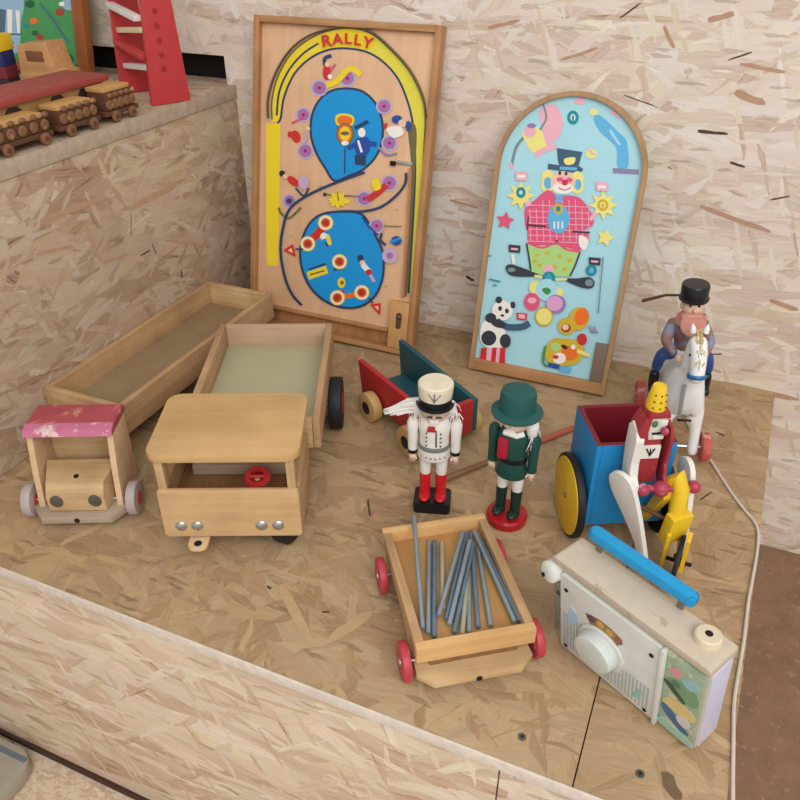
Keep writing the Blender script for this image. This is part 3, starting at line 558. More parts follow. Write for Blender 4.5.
# ---------------------------------------------------------------- red roofed lorry cab
cbx = thing('toy_lorry_cab', 'small wooden lorry cab with worn red roof in front of the trailer', 'toy truck', (0.155, -0.905, 0), 25)
grey_w = wood('weathered_wood', (170, 152, 132), 'x', contrast=0.15)
bump = MB().prism([(-0.014, 0.02), (0.012, -0.014), (0.125, -0.014), (0.150, 0.02), (0.150, 0.085), (-0.014, 0.085)], 0.010, 0.022, 'xy', 0.0015).build('bumper_board', grey_w, cbx)
MB().cyl((0.069, -0.0146, 0.016), (0.069, -0.0125, 0.016), 0.0045, seg=16).build('bolt', m_dk if False else m_dark, bump)
MB().span((0.04, 0.098), (0.086, 0.155), (0.012, 0.022), 0.001).build('chassis_board', w_y, cbx)
hood = MB().prism([(0.0, 0.024), (0.0, 0.052), (0.012, 0.070), (0.060, 0.080), (0.060, 0.024)], 0.0105, 0.1275, 'yz', 0.002)
for v_ in hood.bm.verts:
    if v_.co.y < 0.03: v_.co.x = 0.069 + (v_.co.x - 0.069) * 0.80
hood = hood.build('hood', w_x, cbx)
for x in (0.038, 0.100): 
    l_ = MB().cyl((x, -0.0012, 0.043), (x, 0.002, 0.043), 0.0108, seg=22, bev=0.0006).build('headlight', mat('dark_steel', (112, 108, 102), 0.4, 0.6), hood)
MB().cyl((0.069, 0.024, 0.0705), (0.069, 0.024, 0.0742), 0.004, seg=14).build('bolt', m_dark, hood)
side = [(0.012, 0.022), (0.020, 0.07), (0.036, 0.128), (0.045, 0.138), (0.075, 0.142), (0.090, 0.142), (0.100, 0.138), (0.104, 0.12), (0.104, 0.022)]
hole = None
for x in (0.0, 0.128):
    mb = MB()
    mb.prism([(0.014, 0.022), (0.024, 0.078), (0.040, 0.140), (0.104, 0.140), (0.104, 0.022)], x, x + 0.010, 'yz', 0.0012)
    mb.build('side_panel', w_ply, cbx)
MB().span((0.0102, 0.1278), (0.092, 0.102), (0.024, 0.140), 0.001).build('back_panel', w_x, cbx)
m_roof = mat('worn_red_roof', (172, 76, 84), 0.6, var=0.25, vscale=40, worn=(196, 132, 110), worn_amt=0.56, worn_scale=30)
rf_ = MB(); rf_.prism([(0.034, 0.140), (0.040, 0.148), (0.054, 0.152), (0.106, 0.152), (0.108, 0.140)], -0.0015, 0.1395, 'yz', 0.0015)
rf_.mi = 1; rf_.prism([(0.0335, 0.1405), (0.0385, 0.1488), (0.052, 0.1524), (0.049, 0.1526), (0.036, 0.1490), (0.0320, 0.1405)], -0.0012, 0.1392, 'yz')
rf_.build('roof', [m_roof, mat('pink_edge_paint', (196, 110, 140), 0.6, worn=(222, 190, 190), worn_amt=0.55)], cbx)
gw = mat('pale_grey_wheel', (176, 164, 160), 0.5, worn=(190, 150, 146), worn_amt=0.62)
for y in (0.026,):
    for x in (-0.016, 0.154): wheel_part(cbx, 'wheel', (x, y, 0.027), 0.027, 0.016, (1, 0, 0), gw, m_pink, 0.4)
MB().cyl((-0.024, 0.026, 0.027), (0.158, 0.026, 0.027), 0.004, seg=12).build('axle', m_steel, cbx)
for x in (0.03, 0.108): wheel_part(cbx, 'wheel', (0.026 if x < .05 else 0.112, 0.130, 0.020), 0.020, 0.012, (1, 0, 0), gw, m_pink, 0.4)

cbx.scale = (0.98, 1.0, 1.06)
# ---------------------------------------------------------------- wooden tipper lorry
tk = thing('toy_truck', 'large pale wooden tipper truck with open box and silver stud headlights', 'toy truck', (0.397, -0.884, 0.010), 24)
w_tk = wood('honey_wood', (206, 170, 124), 'x', contrast=0.16, freq=70)
fr = MB(); fr.prism(rounded(0.0, 0.207, 0.032, 0.122, 0.006, 4), 0.0, 0.0075, 'xz', 0.0025); front = fr.build('front_panel', w_tk, tk)
for x in (0.027, 0.051, 0.147, 0.172):
    MB().lathe([(0.0088, 0.0), (0.0088, 0.0015), (0.006, 0.004), (0.0, 0.005)], (x, 0.0004, 0.054), (0, -1, 0), 20).build('headlight', m_steel, front)
for x in (0.0, 0.195):
    mb = MB(); mb.span((x, x + 0.012), (0.0145, 0.148), (0.030, 0.118), 0.0015); mb.build('side_panel', w_y, tk)
    mb = MB(); mb.prism([(0.004, 0.117), (0.002, 0.176), (0.022, 0.176), (0.028, 0.117)], x + 0.004 if x < .1 else x - 0.004, x + 0.016 if x < .1 else x + 0.008, 'yz', 0.0012); mb.build('windscreen_post', w_z, tk)
MB().span((0.012, 0.195), (0.136, 0.148), (0.030, 0.176), 0.001).build('back_panel', w_x, tk)
MB().prism(rounded(-0.006, 0.213, -0.006, 0.158, 0.022, 6), 0.176, 0.190, 'xy', 0.004).build('roof', wood('roof_wood', (202, 164, 112), 'x', contrast=0.12, freq=40), tk)
MB().span((0.0125, 0.1945), (0.0145, 0.135), (0.074, 0.079), 0.0005).build('cab_floor', w_dk, tk)
MB().span((0.03, 0.18), (0.09, 0.132), (0.0795, 0.098), 0.002).build('seat_bench', grey_w, tk)
sw = MB()
sw.lathe([(0.011, 0.001), (0.017, 0.0), (0.020, 0.004), (0.017, 0.008), (0.011, 0.007), (0.011, 0.001)], (0.140, 0.045, 0.108), (0, -0.35, 1), 28); sw.cyl((0.129, 0.045, 0.112), (0.151, 0.045, 0.112), 0.003, seg=10); sw = sw.build('steering_wheel', m_red, tk)
MB().cyl((0.140, 0.040, 0.0795), (0.140, 0.0455, 0.110), 0.005, seg=14).build('steering_column', w_z, sw)
for x in (0.018, 0.227):
    MB().span((x - 0.012, x), (0.152, 0.49), (0.085, 0.140), 0.0018).build('side_board', w_y, tk)
MB().span((0.0183, 0.2147), (0.478, 0.49), (0.085, 0.140), 0.0018).build('tail_board', wood('tail_wood', (190, 160, 132), 'x', contrast=0.1), tk)
MB().span((0.0183, 0.2147), (0.152, 0.164), (0.085, 0.140), 0.0018).build('head_board', w_x, tk)
MB().span((0.0183, 0.2147), (0.1643, 0.4777), (0.086, 0.097), 0.0005).build('bed_floor', mat('green_grey_board', (176, 174, 140), 0.5, var=0.08, vscale=14), tk)
MB().span((0.045, 0.175), (0.150, 0.47), (0.056, 0.0845), 0.001).build('chassis_board', w_y, tk)
MB().cyl((-.01, 0.355, 0.040), (.236, 0.355, 0.040), 0.005, seg=12).build('axle', m_steel, tk)
fa = Vector((0.92, -0.39, 0)); fc0 = Vector((0.108, 0.074, 0.030)); fax = MB(); fax.cyl(fc0 - fa * 0.075, fc0 + fa * 0.075, 0.005, seg=12); fax.box(fc0 + Vector((0, 0, 0.020)), (0.10, 0.03, 0.02), 0.001, (0, 0, -0.4)); fax.build('steered_axle', m_steel, tk)
for v, xs, r in ((0.355, (-0.012, 0.238), 0.050),):
    for x in xs:
        wheel_part(tk, 'wheel', (x, v, r - 0.010), r, 0.024, (1, 0, 0), m_black, m_red, 0.42)
for s in (-1, 1): wheel_part(tk, 'wheel', fc0 + fa * s * 0.080, 0.040, 0.022, fa, m_black, m_red, 0.42)
hk = MB(); hk.prism(rounded(0.036, 0.066, -0.024, 0.05, 0.012, 5), 0.024, 0.0295, 'xy', 0.001); hk = hk.build('tow_tab', w_ply, tk)
MB().cyl((0.051, -0.012, 0.0296), (0.051, -0.012, 0.0302), 0.006, seg=16).build('tow_hole', m_dark, hk)

# ---------------------------------------------------------------- red and teal tipping wagon
wg = thing('toy_wagon', 'red and dark teal open wooden wagon behind the white nutcracker', 'toy wagon', (0.474, -0.374, 0), -33)
G = 0.030; H_ = 0.098; LW = 0.240; WW = 0.108
sideL = MB().prism([(0.0, H_), (LW, H_), (LW, G), (0.012, G)], 0.0, 0.010, 'xz', 0.001); sideL.build('side_board', m_red, wg)
mb = MB(); mb.prism([(-0.004, H_ + 0.012), (LW, H_), (LW, G), (0.004, G)], WW - 0.010, WW, 'xz', 0.001); mb.build('side_board', m_teal, wg)
MB().span((0.012, LW - 0.0105), (0.0102, WW - 0.0102), (G, G + 0.010), 0.0005).build('floor_board', m_teal, wg)
MB().span((LW - 0.010, LW), (0.0102, WW - 0.0102), (G, H_), 0.001).build('end_board', m_red, wg)
m_beige = mat('bare_wood_wheel', (196, 160, 104), 0.55, worn=(168, 128, 80), worn_amt=0.62)
MB().span((0.02, LW - 0.02), (0.03, WW - 0.03), (0.020, G - .0005), 0.001).build('chassis_board', w_dk, wg)
for x in (0.066, 0.200):
    for y in (-0.014, WW + 0.014): wheel_part(wg, 'wheel', (x, y, 0.030), 0.030, 0.020, (0, 1, 0), m_beige, m_black, 0.42)
    MB().cyl((x, -0.012, 0.024), (x, WW + 0.012, 0.024), 0.004, seg=12).build('axle', m_steel, wg)

# ---------------------------------------------------------------- nutcrackers
def fur(mb, pts, n, ln, r, seed, drop=0.5):
    rnd = random.Random(seed)
    for _ in range(n):
        p = Vector(rnd.choice(pts)) + Vector((rnd.gauss(0, r), rnd.gauss(0, r), rnd.gauss(0, r)))
        d = Vector((rnd.gauss(0, .22), rnd.gauss(0, .22), -drop - 0.2 + rnd.gauss(0, .12))).normalized() * ln * rnd.uniform(.6, 1.2)
        mb.tube([p, p + d * .5 + Vector((rnd.gauss(0, .002), rnd.gauss(0, .002), 0)), p + d], [0.0011, 0.0009, 0.0003], 4)
def nutcracker(root, green):
    coat = mat('dark_green_coat', (28, 74, 66), 0.4, worn=(60, 106, 96), worn_amt=0.66) if green else m_white
    hatm = mat('green_hat', (30, 84, 80), 0.55) if green else mat('cream_hat', (226, 214, 188), 0.5, worn=(206, 192, 164), worn_amt=0.6)
    boot = mat('green_boot', (22, 50, 40), 0.35) if green else mat('red_boot', (196, 30, 38), 0.3)
    trous = m_white; gold = mat('silver_line', (120, 122, 120), 0.5)
    if green: MB().lathe([(0.037, 0), (0.038, 0.004), (0.038, 0.014), (0.035, 0.018), (0, 0.018)]).build('base', mat('red_base', (176, 26, 36), 0.3), root); b0 = 0.018
    else: MB().prism(rounded(-0.034, 0.034, -0.026, 0.024, 0.008, 4), 0, 0.024, 'xy', 0.003).build('base', m_blk, root); b0 = 0.024
    for s in (-1, 1):
        x = s * 0.0145; b = MB(); b.lathe([(0.0098, b0), (0.0098, b0 + 0.03), (0.0105, b0 + 0.052), (0.0098, b0 + 0.054), (0, b0 + 0.054)], (x, 0, 0)); b.sph((x, -0.010, b0 + 0.0065), (0.0105, 0.017, 0.0065)); b.build('boot', boot, root)
        MB().lathe([(0.0095, b0 + 0.0545), (0.0115, 0.105 + (0.012 if not green else 0)), (0.0115, 0.132), (0, 0.132)], (x, 0, 0)).build('leg', trous, root)
    bz = 0.104 if green else 0.116
    body = MB().lathe([(0.0, bz), (0.028, bz), (0.030, bz + 0.004), (0.026, bz + 0.028), (0.026, 0.165), (0.029, 0.185), (0.024, 0.196), (0.012, 0.200), (0, 0.200)], sy=0.82).build('body', coat, root)
    belt = MB().lathe([(0.0268, 0.136), (0.0275, 0.138), (0.0275, 0.144), (0.0268, 0.146)], sy=0.83).build('belt', m_blk if green else gold, body)
    if green: MB().prism(rounded(-0.021, -0.002, 0.146, 0.188, 0.004), -0.0252, -0.0205, 'xz', 0.0015).build('waistcoat', mat('crimson_panel', (168, 30, 52), 0.45), body)
    else:
        for s in (-1, 1):
            for k in range(4): MB().sph((s * 0.0125, -0.0215 - 0.0006 * k, 0.152 + k * 0.009), 0.0016, u=10, v=8).build('button', m_blk, body)
        MB().tube([(0.004, -0.0232, 0.186), (0.005, -0.0225, 0.150)], 0.0012, 6).build('coat_seam', m_blk, body)
        MB().prism([(-0.012, 0.183), (0.003, 0.183), (0.002, 0.193), (-0.010, 0.193)], -0.0255, -0.021, 'xz', 0.001).build('scarf', m_red, body)
        for k in range(6): MB().sph((-0.020 + k * 0.008, -0.0245 + abs(k - 2.5) ** 2 * 0.0012, 0.1255), 0.0018, u=8, v=6).build('trim_bead', gold, body)
    for s in (-1, 1):
        a = MB(); a.lathe([(0.0, -0.074), (0.0075, -0.074), (0.0085, -0.06), (0.0092, -0.03), (0.0105, -0.008), (0.007, 0.0), (0, 0.001)], (s * 0.0378, 0, 0.194)); a = a.build('arm', coat, root)
        MB().lathe([(0.0088, 0), (0.0088, 0.007)], (s * 0.0378, 0, 0.122)).build('cuff', m_blk if not green else coat, a)
        h = MB(); h.sph((s * 0.0378, -0.001, 0.114), (0.0068, 0.0075, 0.0085))
        for k in range(4): h.tube([(s * 0.0378 + (k - 1.5) * 0.0032, -0.005, 0.112), (s * 0.0378 + (k - 1.5) * 0.0030, -0.0065, 0.106 + abs(k - 1.4) * .0008), (s * 0.0378 + (k - 1.5) * 0.0028, -0.004, 0.1025 + abs(k - 1.4) * .001)], 0.0017, 6)
        h.tube([(s * 0.0325, -0.004, 0.116), (s * 0.0305, -0.008, 0.111)], 0.0017, 6); h.build('hand', m_skin, a)
    hd = MB().lathe([(0, 0.197), (0.017, 0.198), (0.0225, 0.206), (0.0235, 0.222), (0.0225, 0.236), (0, 0.237)]).build('head', m_skin, root)
    MB().cyl((0, -0.020, 0.218), (0, -0.029, 0.214), 0.0035, 0.0025, 12).build('nose', m_skin, hd)
    for s in (-1, 1):
        MB().sph((s * 0.0085, -0.0215, 0.223), (0.0035, 0.002, 0.0028)).build('eye', m_white, hd); MB().sph((s * 0.0085, -0.0234, 0.223), 0.0015).build('pupil', m_blk, hd)
        MB().tube([(s * 0.001, -0.0243, 0.2125), (s * 0.008, -0.0238, 0.2135), (s * 0.014, -0.020, 0.2105)], [0.0022, 0.0018, 0.0006], 6).build('moustache', m_blk if not green else m_white, hd)
        MB().sph((s * 0.0235, 0, 0.218), (0.003, 0.004, 0.006)).build('ear', m_skin, hd)
    j = MB().prism(rounded(-0.008, 0.008, 0.199, 0.2075, 0.002), -0.0245, -0.0205, 'xz', 0.0006).build('jaw', m_white, hd)
    if green:
        ht = MB(); ht.lathe([(0.024, 0.232), (0.044, 0.229), (0.045, 0.232), (0.032, 0.237), (0.031, 0.262), (0.029, 0.270), (0.018, 0.2735), (0, 0.2745)]); ht.build('hat', hatm, root)
    else:
        ht = MB(); ht.lathe([(0.0235, 0.236), (0.0275, 0.238), (0.0285, 0.246), (0.0305, 0.262), (0.0300, 0.268), (0.027, 0.2705), (0, 0.271)]); ht = ht.build('hat', hatm, root)
        MB().lathe([(0.0245, 0.228), (0.0282, 0.230), (0.0284, 0.242), (0.0276, 0.243)]).build('hat_band', m_blk, ht)
        MB().prism([(0.033 * math.cos(a), 0.036 * math.sin(a)) for a in [PI + PI * k / 16 for k in range(17)]], 0.2275, 0.2305, 'xy', 0.0006).build('hat_visor', m_blk, ht)
        MB().tube([(-0.010, -0.0285, 0.262), (0.0, -0.0305, 0.248), (0.010, -0.0285, 0.262)], 0.0012, 6).build('hat_badge', gold, ht); MB().tube([(0, -0.0300, 0.246), (0, -0.0312, 0.264)], 0.0012, 6).build('hat_badge', gold, ht)
    f = MB(); g = MB()
    if green:
        fur(f, [(0.026, 0.006, 0.220), (0.030, 0.0, 0.212), (0.034, 0.0, 0.202), (0.022, 0.014, 0.215)], 170, 0.026, 0.003, 4, 0.9); f.sph((0.030, 0.002, 0.207), (0.011, 0.012, 0.019))
        fur(g, [(-0.027, 0.006, 0.212)], 40, 0.018, 0.003, 5, 0.8); g.sph((-0.026, 0.006, 0.210), (0.006, 0.008, 0.009))
        MB().tube([(-0.012, -0.0225, 0.199), (0.012, -0.0235, 0.199), (0.022, -0.016, 0.202)], 0.005, 8).build('beard', m_hair, root)
    else:
        fur(f, [(-0.028, 0.006, 0.222), (-0.032, 0.006, 0.212)], 90, 0.024, 0.003, 6, 0.5); fur(g, [(0.028, 0.006, 0.222), (0.031, 0.004, 0.212)], 80, 0.02, 0.003, 7, 0.6)
        f.sph((-0.029, 0.008, 0.214), (0.010, 0.011, 0.015)); g.sph((0.028, 0.008, 0.215), (0.008, 0.010, 0.014))
        rnd = random.Random(2)
        for k in range(46):      # wispy lock blown out to one side
            y0 = rnd.uniform(0.0, 0.014); z0 = rnd.uniform(0.208, 0.226)
            f.tube([(-0.026, y0, z0), (-0.050, y0 + 0.004, z0 - 0.006 + rnd.gauss(0, .001)), (-0.086 + rnd.uniform(-.006, .03), y0 + 0.004, 0.196 + (z0 - 0.217) * .35 + rnd.gauss(0, .0015))], [0.0036, 0.0026, 0.0008], 6)
    f.build('hair', m_hair, root); g.build('hair', m_hair, root)
n1 = thing('nutcracker', 'white uniformed wooden nutcracker with red boots on black base', 'nutcracker', (0.724, -0.610, 0), 17); nutcracker(n1, False); n1.scale = (0.90, 0.90, 0.90)
n2 = thing('nutcracker', 'dark green nutcracker with brimmed hat on round red base', 'nutcracker', (0.848, -0.594, 0), -6); nutcracker(n2, True); n2.scale = (0.87, 0.87, 0.92)

# ---------------------------------------------------------------- loose stick
a, b = on_z(440, 481, 0.0062), on_z(573, 428, 0.0062)
st = MB(); st.cyl(a, b, 0.005, 0.005, 14, 0.001); st.mi = 1
d = (b - a).normalized(); st.cyl(b - d * 0.13, b + d * 0.002, 0.0058, 0.0058, 14, 0.001)
tag(st.build('wooden_stick', [w_dk, mat('faded_red_stick', (184, 96, 76), 0.55)]), 'thin wooden stick with faded red end lying behind the green nutcracker', 'stick')

# ---------------------------------------------------------------- wheeled crate with metal rods
ct = thing('toy_cart', 'low wooden tray cart with four red wheels full of metal rods', 'toy cart', (0.702, -0.764, 0), 35.5)
CWd, CLn = 0.158, 0.226; c0, c1 = 0.043, 0.070; t_ = 0.012
MB().span((t_, CWd - t_), (-CLn + t_, -t_), (c0 + .0005, c0 + 0.008), 0.0005).build('floor_board', wood('tray_floor', (182, 138, 84), 'y', contrast=0.12), ct)
for x in (0, CWd - t_): MB().span((x, x + t_), (-CLn + t_ + .0002, -t_ - .0002), (c0, c1), 0.0012).build('side_board', w_y, ct)
for y in (-t_, -CLn): MB().span((0, CWd), (y, y + t_), (c0, c1), 0.0012).build('end_board', wood('cart_end_wood', (216, 172, 116), 'x', contrast=0.14), ct)
bd = MB().prism([(0.01, -0.01), (CWd - 0.01, -0.01), (CWd - 0.002, -CLn - 0.002), (CWd - 0.022, -CLn - 0.020), (0.020, -CLn - 0.020), (0.0, -CLn - 0.002)], 0.015, 0.024, 'xy', 0.001).build('chassis_board', w_x, ct)
MB().cyl((0.078, -CLn - 0.0212, 0.0195), (0.078, -CLn - 0.018, 0.0195), 0.004, seg=14).build('bolt', m_dark, bd)
for y in (-0.052, -0.206):
    MB().span((0.02, CWd - 0.02), (y - 0.012, y + 0.012), (0.0245, c0), 0.0008).build('axle_beam', w_dk, ct)
    MB().cyl((-0.012, y, 0.0265), (CWd + 0.010, y, 0.0265), 0.0028, seg=10).build('axle', m_steel, ct)
    for x in (-0.011, CWd + 0.009): wheel_part(ct, 'wheel', (x, y, 0.0265), 0.0265, 0.012, (1, 0, 0), m_pink, m_steel, 0.2)
m_rod = mat('galvanised_rod', (146, 160, 166), 0.36, 0.45, var=0.25, vscale=50); m_rod2 = mat('pale_rod', (172, 170, 146), 0.45, 0.2); m_rod3 = mat('dull_blue_rod', (110, 130, 148), 0.4, 0.4, var=0.25)
Z6 = lambda x, y: (350 + x * .275, 490 + y * .275)
rods = [  # top end, bottom end (as they lie in the tray), heights of the two ends, finish, label
    ((232, 95), (264, 505), 0.082, 0.0430, m_rod, 'leftmost grey rod poking out over the back board of the tray cart'),
    ((287, 185), (284, 522), 0.042, 0.042, m_rod, 'grey rod lying straight in the tray cart, next to the leftmost leaning rod'),
    ((308, 185), (306, 535), 0.042, 0.042, m_rod3, 'blue-grey rod lying straight in the tray cart, second inside the leftmost leaning rod'),
    ((334, 190), (338, 430), 0.042, 0.042, m_rod2, 'pale yellowish rod lying straight in the tray cart'),
    ((412, 150), (322, 455), 0.054, 0.047, m_rod, None), ((424, 158), (350, 470), 0.048, 0.042, m_rod3, None), ((436, 185), (360, 490), 0.0565, 0.045, m_rod, None), ((448, 195), (378, 520), 0.048, 0.042, m_rod3, None),
    ((440, 150), (466, 500), 0.042, 0.042, m_rod3, None), ((466, 215), (512, 495), 0.042, 0.042, m_rod, None), ((428, 300), (408, 525), 0.042, 0.042, m_rod2, None), ((432, 320), (434, 520), 0.042, 0.042, m_rod, None),
    ((452, 150), (600, 480), 0.049, 0.043, m_rod, 'rod slanting to the right side of the tray cart, the inner of the two there'), ((470, 172), (620, 478), 0.043, 0.043, m_rod3, 'rod slanting along the right side board of the tray cart, outermost of all'),
]
for tp, bt, z0, z1, m, lab in rods:
    a, b = on_z(*Z6(*tp), z0 + (0.0135 if z0 < 0.07 else 0)), on_z(*Z6(*bt), z1 + 0.0135)
    o = MB(); d = (b - a).normalized(); o.cyl(a, b, 0.0034, seg=14, bev=0.0004)
    o = o.build('metal_rod', m); tag(o, lab or 'blue-grey metal rod in the fanned middle bundle of the tray cart', 'metal rod', None if lab else 'rods fanned in the middle of the tray cart')
# ---------------------------------------------------------------- toy radio
m_cream = mat('aged_cream_plastic', (200, 186, 164), 0.5, worn=(178, 158, 128), worn_amt=0.6); m_wpl = mat('white_plastic', (218, 220, 212), 0.4); m_case = mat('grey_cream_case', (190, 182, 164), 0.5)
rd = thing('toy_radio', 'cream toy radio with blue carrying handle and round white dial', 'toy radio', (0.981, -0.803, 0), -28)
RWd, RHt = 0.215, 0.175; LN = 0.030
Sh = Matrix(((1, 0, 0, 0), (0, 1, -LN / RHt, 0), (0, 0, 1, 0), (0, 0, 0, 1)))       # the case leans a little forward
def rprism(pts, lo, hi, bev, plane='xz'): return MB().prism(pts, lo, hi, plane, bev, Sh)
rprism(rounded(0, RWd, 0, RHt - 0.012, 0.010, 4, (0, 0, 1, 1)), 0.002, 0.050, 0.002).build('case', m_case, rd)
rprism(rounded(-0.004, RWd + 0.001, RHt - 0.0118, RHt, 0.0055, 3, (1, 1, 0, 0)), -0.001, 0.053, 0.0025).build('top_cap', m_cream, rd)
fc = MB().prism(rounded(0.012, 0.160, 0.006, RHt - 0.018, 0.004, 3), -0.004, 0.0018, 'xz', 0.001, Sh).build('face_plate', m_wpl, rd)
gr = MB()
for i in range(26):
    for k in range(14):
        x, z = 0.018 + i * 0.0052, 0.014 + k * 0.0052
        if (x - 0.082) ** 2 + (z - 0.068) ** 2 > 0.031 ** 2 and (z < 0.062 or (x < 0.056 and z < 0.11)): gr.prism([(x, z), (x + 0.0028, z), (x + 0.0028, z + 0.0028), (x, z + 0.0028)], -0.0046, -0.0039, 'xz', 0, Sh)
gr = gr.build('speaker_grille', mat('grille_grey', (160, 166, 166), 0.5), fc); gr['kind'] = 'stuff'
def rcyl(c, y0, y1, r0, r1=None, bev=0.001, seg=36):
    o = MB(); o.cyl((c[0], y0, c[1]), (c[0], y1, c[1]), r0, r1, seg, bev); bmesh.ops.transform(o.bm, matrix=Sh, verts=o.bm.verts); return o
dl = rcyl((0.080, 0.074), -0.004, -0.008, 0.034).build('dial_ring', m_wpl, fc)
rcyl((0.080, 0.074), -0.008, -0.026, 0.029, 0.027, 0.002).build('dial_knob', mat('knob_white', (206, 212, 206), 0.4), dl)
ar = [(0.058 + 0.056 * math.cos(math.radians(a)) + 0.024, 0.068 + 0.056 * math.sin(math.radians(a))) for a in range(122, 57, -5)] + [(0.082 + 0.038 * math.cos(math.radians(a)), 0.068 + 0.038 * math.sin(math.radians(a))) for a in range(57, 123, 5)]
wn = MB().prism(ar, -0.0046, -0.0038, 'xz', 0, Sh).build('picture_window', mat('window_brown', (150, 112, 60), 0.35, var=0.5, vscale=120), fc)
for (x, z, r, c) in ((0.062, 0.114, 0.006, (90, 74, 92)), (0.076, 0.116, 0.006, (200, 160, 60)), (0.090, 0.115, 0.006, (196, 150, 66)), (0.103, 0.112, 0.006, (150, 84, 44))):
    rcyl((x, z), -0.0046, -0.0052, r, seg=14, bev=0).build('picture_patch', mat('patch%d' % c[0], c, 0.4), wn)
for x, z in ((0.022, 0.132), (0.148, 0.132), (0.022, 0.014), (0.148, 0.014)): rcyl((x, z), -0.004, -0.0055, 0.003, seg=14, bev=0.0004).build('screw', m_dark, fc)
MB().prism([(0.024, 0.075), (0.040, 0.075), (0.040, 0.100), (0.028, 0.105)], -0.0047, -0.0039, 'xz', 0, Sh).build('blue_print', mat('faint_blue', (170, 196, 214)), fc)
MB().prism([(0.128, 0.022), (0.140, 0.028), (0.142, 0.048), (0.134, 0.044)], -0.0047, -0.0039, 'xz', 0, Sh).build('green_print', mat('faint_green', (150, 196, 186)), fc)
MB().prism([(0.160, 0.004), (0.165, 0.004), (0.165, RHt - 0.016), (0.160, RHt - 0.016)], -0.008, 0.0018, 'xz', 0.001, Sh).build('divider_bar', m_wpl, rd)
pn = MB().prism([(0.1655, 0.006), (0.212, 0.006), (0.212, RHt - 0.016), (0.1655, RHt - 0.016)], -0.0008, 0.0018, 'xz', 0.0004, Sh).build('picture_panel', mat('panel_green', (158, 178, 150), 0.4, var=0.3, vscale=60, worn=(206, 206, 170), worn_amt=0.56), rd)
pc = MB(); PM = []
def patch(pts, c, k):
    m = mat('print_%d_%d_%d' % c, c, 0.4); 
    if m not in PM: PM.append(m)
    pc.mi = PM.index(m); pc.prism(smooth(pts), -0.0012 - 0.0001 * k, -0.0007, 'xz', 0, Sh)
patch([(0.168, 0.105), (0.185, 0.120), (0.205, 0.118), (0.210, 0.095), (0.190, 0.085)], (120, 160, 120), 0); patch([(0.170, 0.128), (0.180, 0.140), (0.186, 0.130), (0.178, 0.120)], (216, 150, 160), 1); patch([(0.186, 0.125), (0.200, 0.136), (0.208, 0.126), (0.196, 0.116)], (150, 190, 200), 2)
patch([(0.168, 0.060), (0.180, 0.078), (0.205, 0.076), (0.209, 0.062), (0.190, 0.055)], (222, 196, 130), 3); patch([(0.167, 0.048), (0.172, 0.056), (0.190, 0.046), (0.206, 0.030), (0.196, 0.026), (0.176, 0.036)], (70, 104, 146), 4); patch([(0.188, 0.052), (0.198, 0.058), (0.206, 0.048), (0.200, 0.038), (0.190, 0.042)], (206, 206, 200), 5)
patch([(0.166, 0.100), (0.174, 0.104), (0.194, 0.088), (0.190, 0.084)], (62, 80, 66), 6); patch([(0.168, 0.010), (0.170, 0.026), (0.190, 0.022), (0.210, 0.018), (0.210, 0.008)], (160, 196, 176), 7); patch([(0.176, 0.112), (0.184, 0.114), (0.186, 0.106), (0.178, 0.104)], (88, 120, 104), 8)
pc.build('picture_print', PM, pn)
# left end: picture strip and knob; right end: pale panel
ep = MB().prism(rounded(0.006, 0.046, 0.008, RHt - 0.016, 0.004, 3), RWd - 0.0005, RWd + 0.0012, 'yz', 0.0004, Sh).build('end_panel', mat('lavender_panel', (206, 204, 222), 0.4, worn=(176, 206, 220), worn_amt=0.62, worn_scale=18), rd)
MB().prism(rounded(-0.0005, 0.0118, 0.03, RHt - 0.03, 0.003, 3), -0.0012, 0.0019, 'xz', 0.0003, Sh).build('picture_strip', mat('strip_print', (132, 136, 116), 0.4, var=0.5, vscale=90, worn=(60, 66, 74), worn_amt=0.55), rd)
kn = MB().lathe([(0.0, -0.013), (0.012, -0.013), (0.0145, -0.009), (0.0145, 0.004), (0.010, 0.007), (0, 0.007)], (-0.002, -0.030, RHt - 0.027), (-0.12, -1, 0.12)).build('tuning_knob', m_wpl, rd); MB().lathe([(0.003, 0), (0.003, 0.0008), (0, 0.001)], (-0.0036, -0.0432, RHt - 0.0255), (-0.12, -1, 0.12)).build('knob_hole', m_dark, kn)
tk2 = MB().lathe([(0.016, 0.0), (0.015, 0.008), (0.013, 0.0095), (0, 0.0095)], (RWd - 0.026, 0.004, RHt - 0.0005)).build('volume_knob', mat('cream_knob', (214, 200, 170), 0.45), rd); MB().lathe([(0.0042, 0), (0.0042, 0.0006), (0, 0.0007)], (RWd - 0.026, 0.004, RHt + 0.009)).build('knob_hole', m_dark, tk2)
hd = MB(); hd.prism(rounded(0.030, 0.178, -0.0085, 0.0085, 0.006, 4), RHt + 0.016, RHt + 0.030, 'xy', 0.003); hd = hd.build('handle', mat('bright_blue_plastic', (24, 150, 204), 0.4), rd)
hd.location = (-0.018, 0.019, 0)
for x in (0.046, 0.162): MB().span((x - 0.004, x + 0.004), (-0.002, 0.002), (RHt - 0.001, RHt + 0.0165), 0.0005).build('handle_post', m_steel if False else mat('post_grey', (120, 112, 104), 0.4), hd)
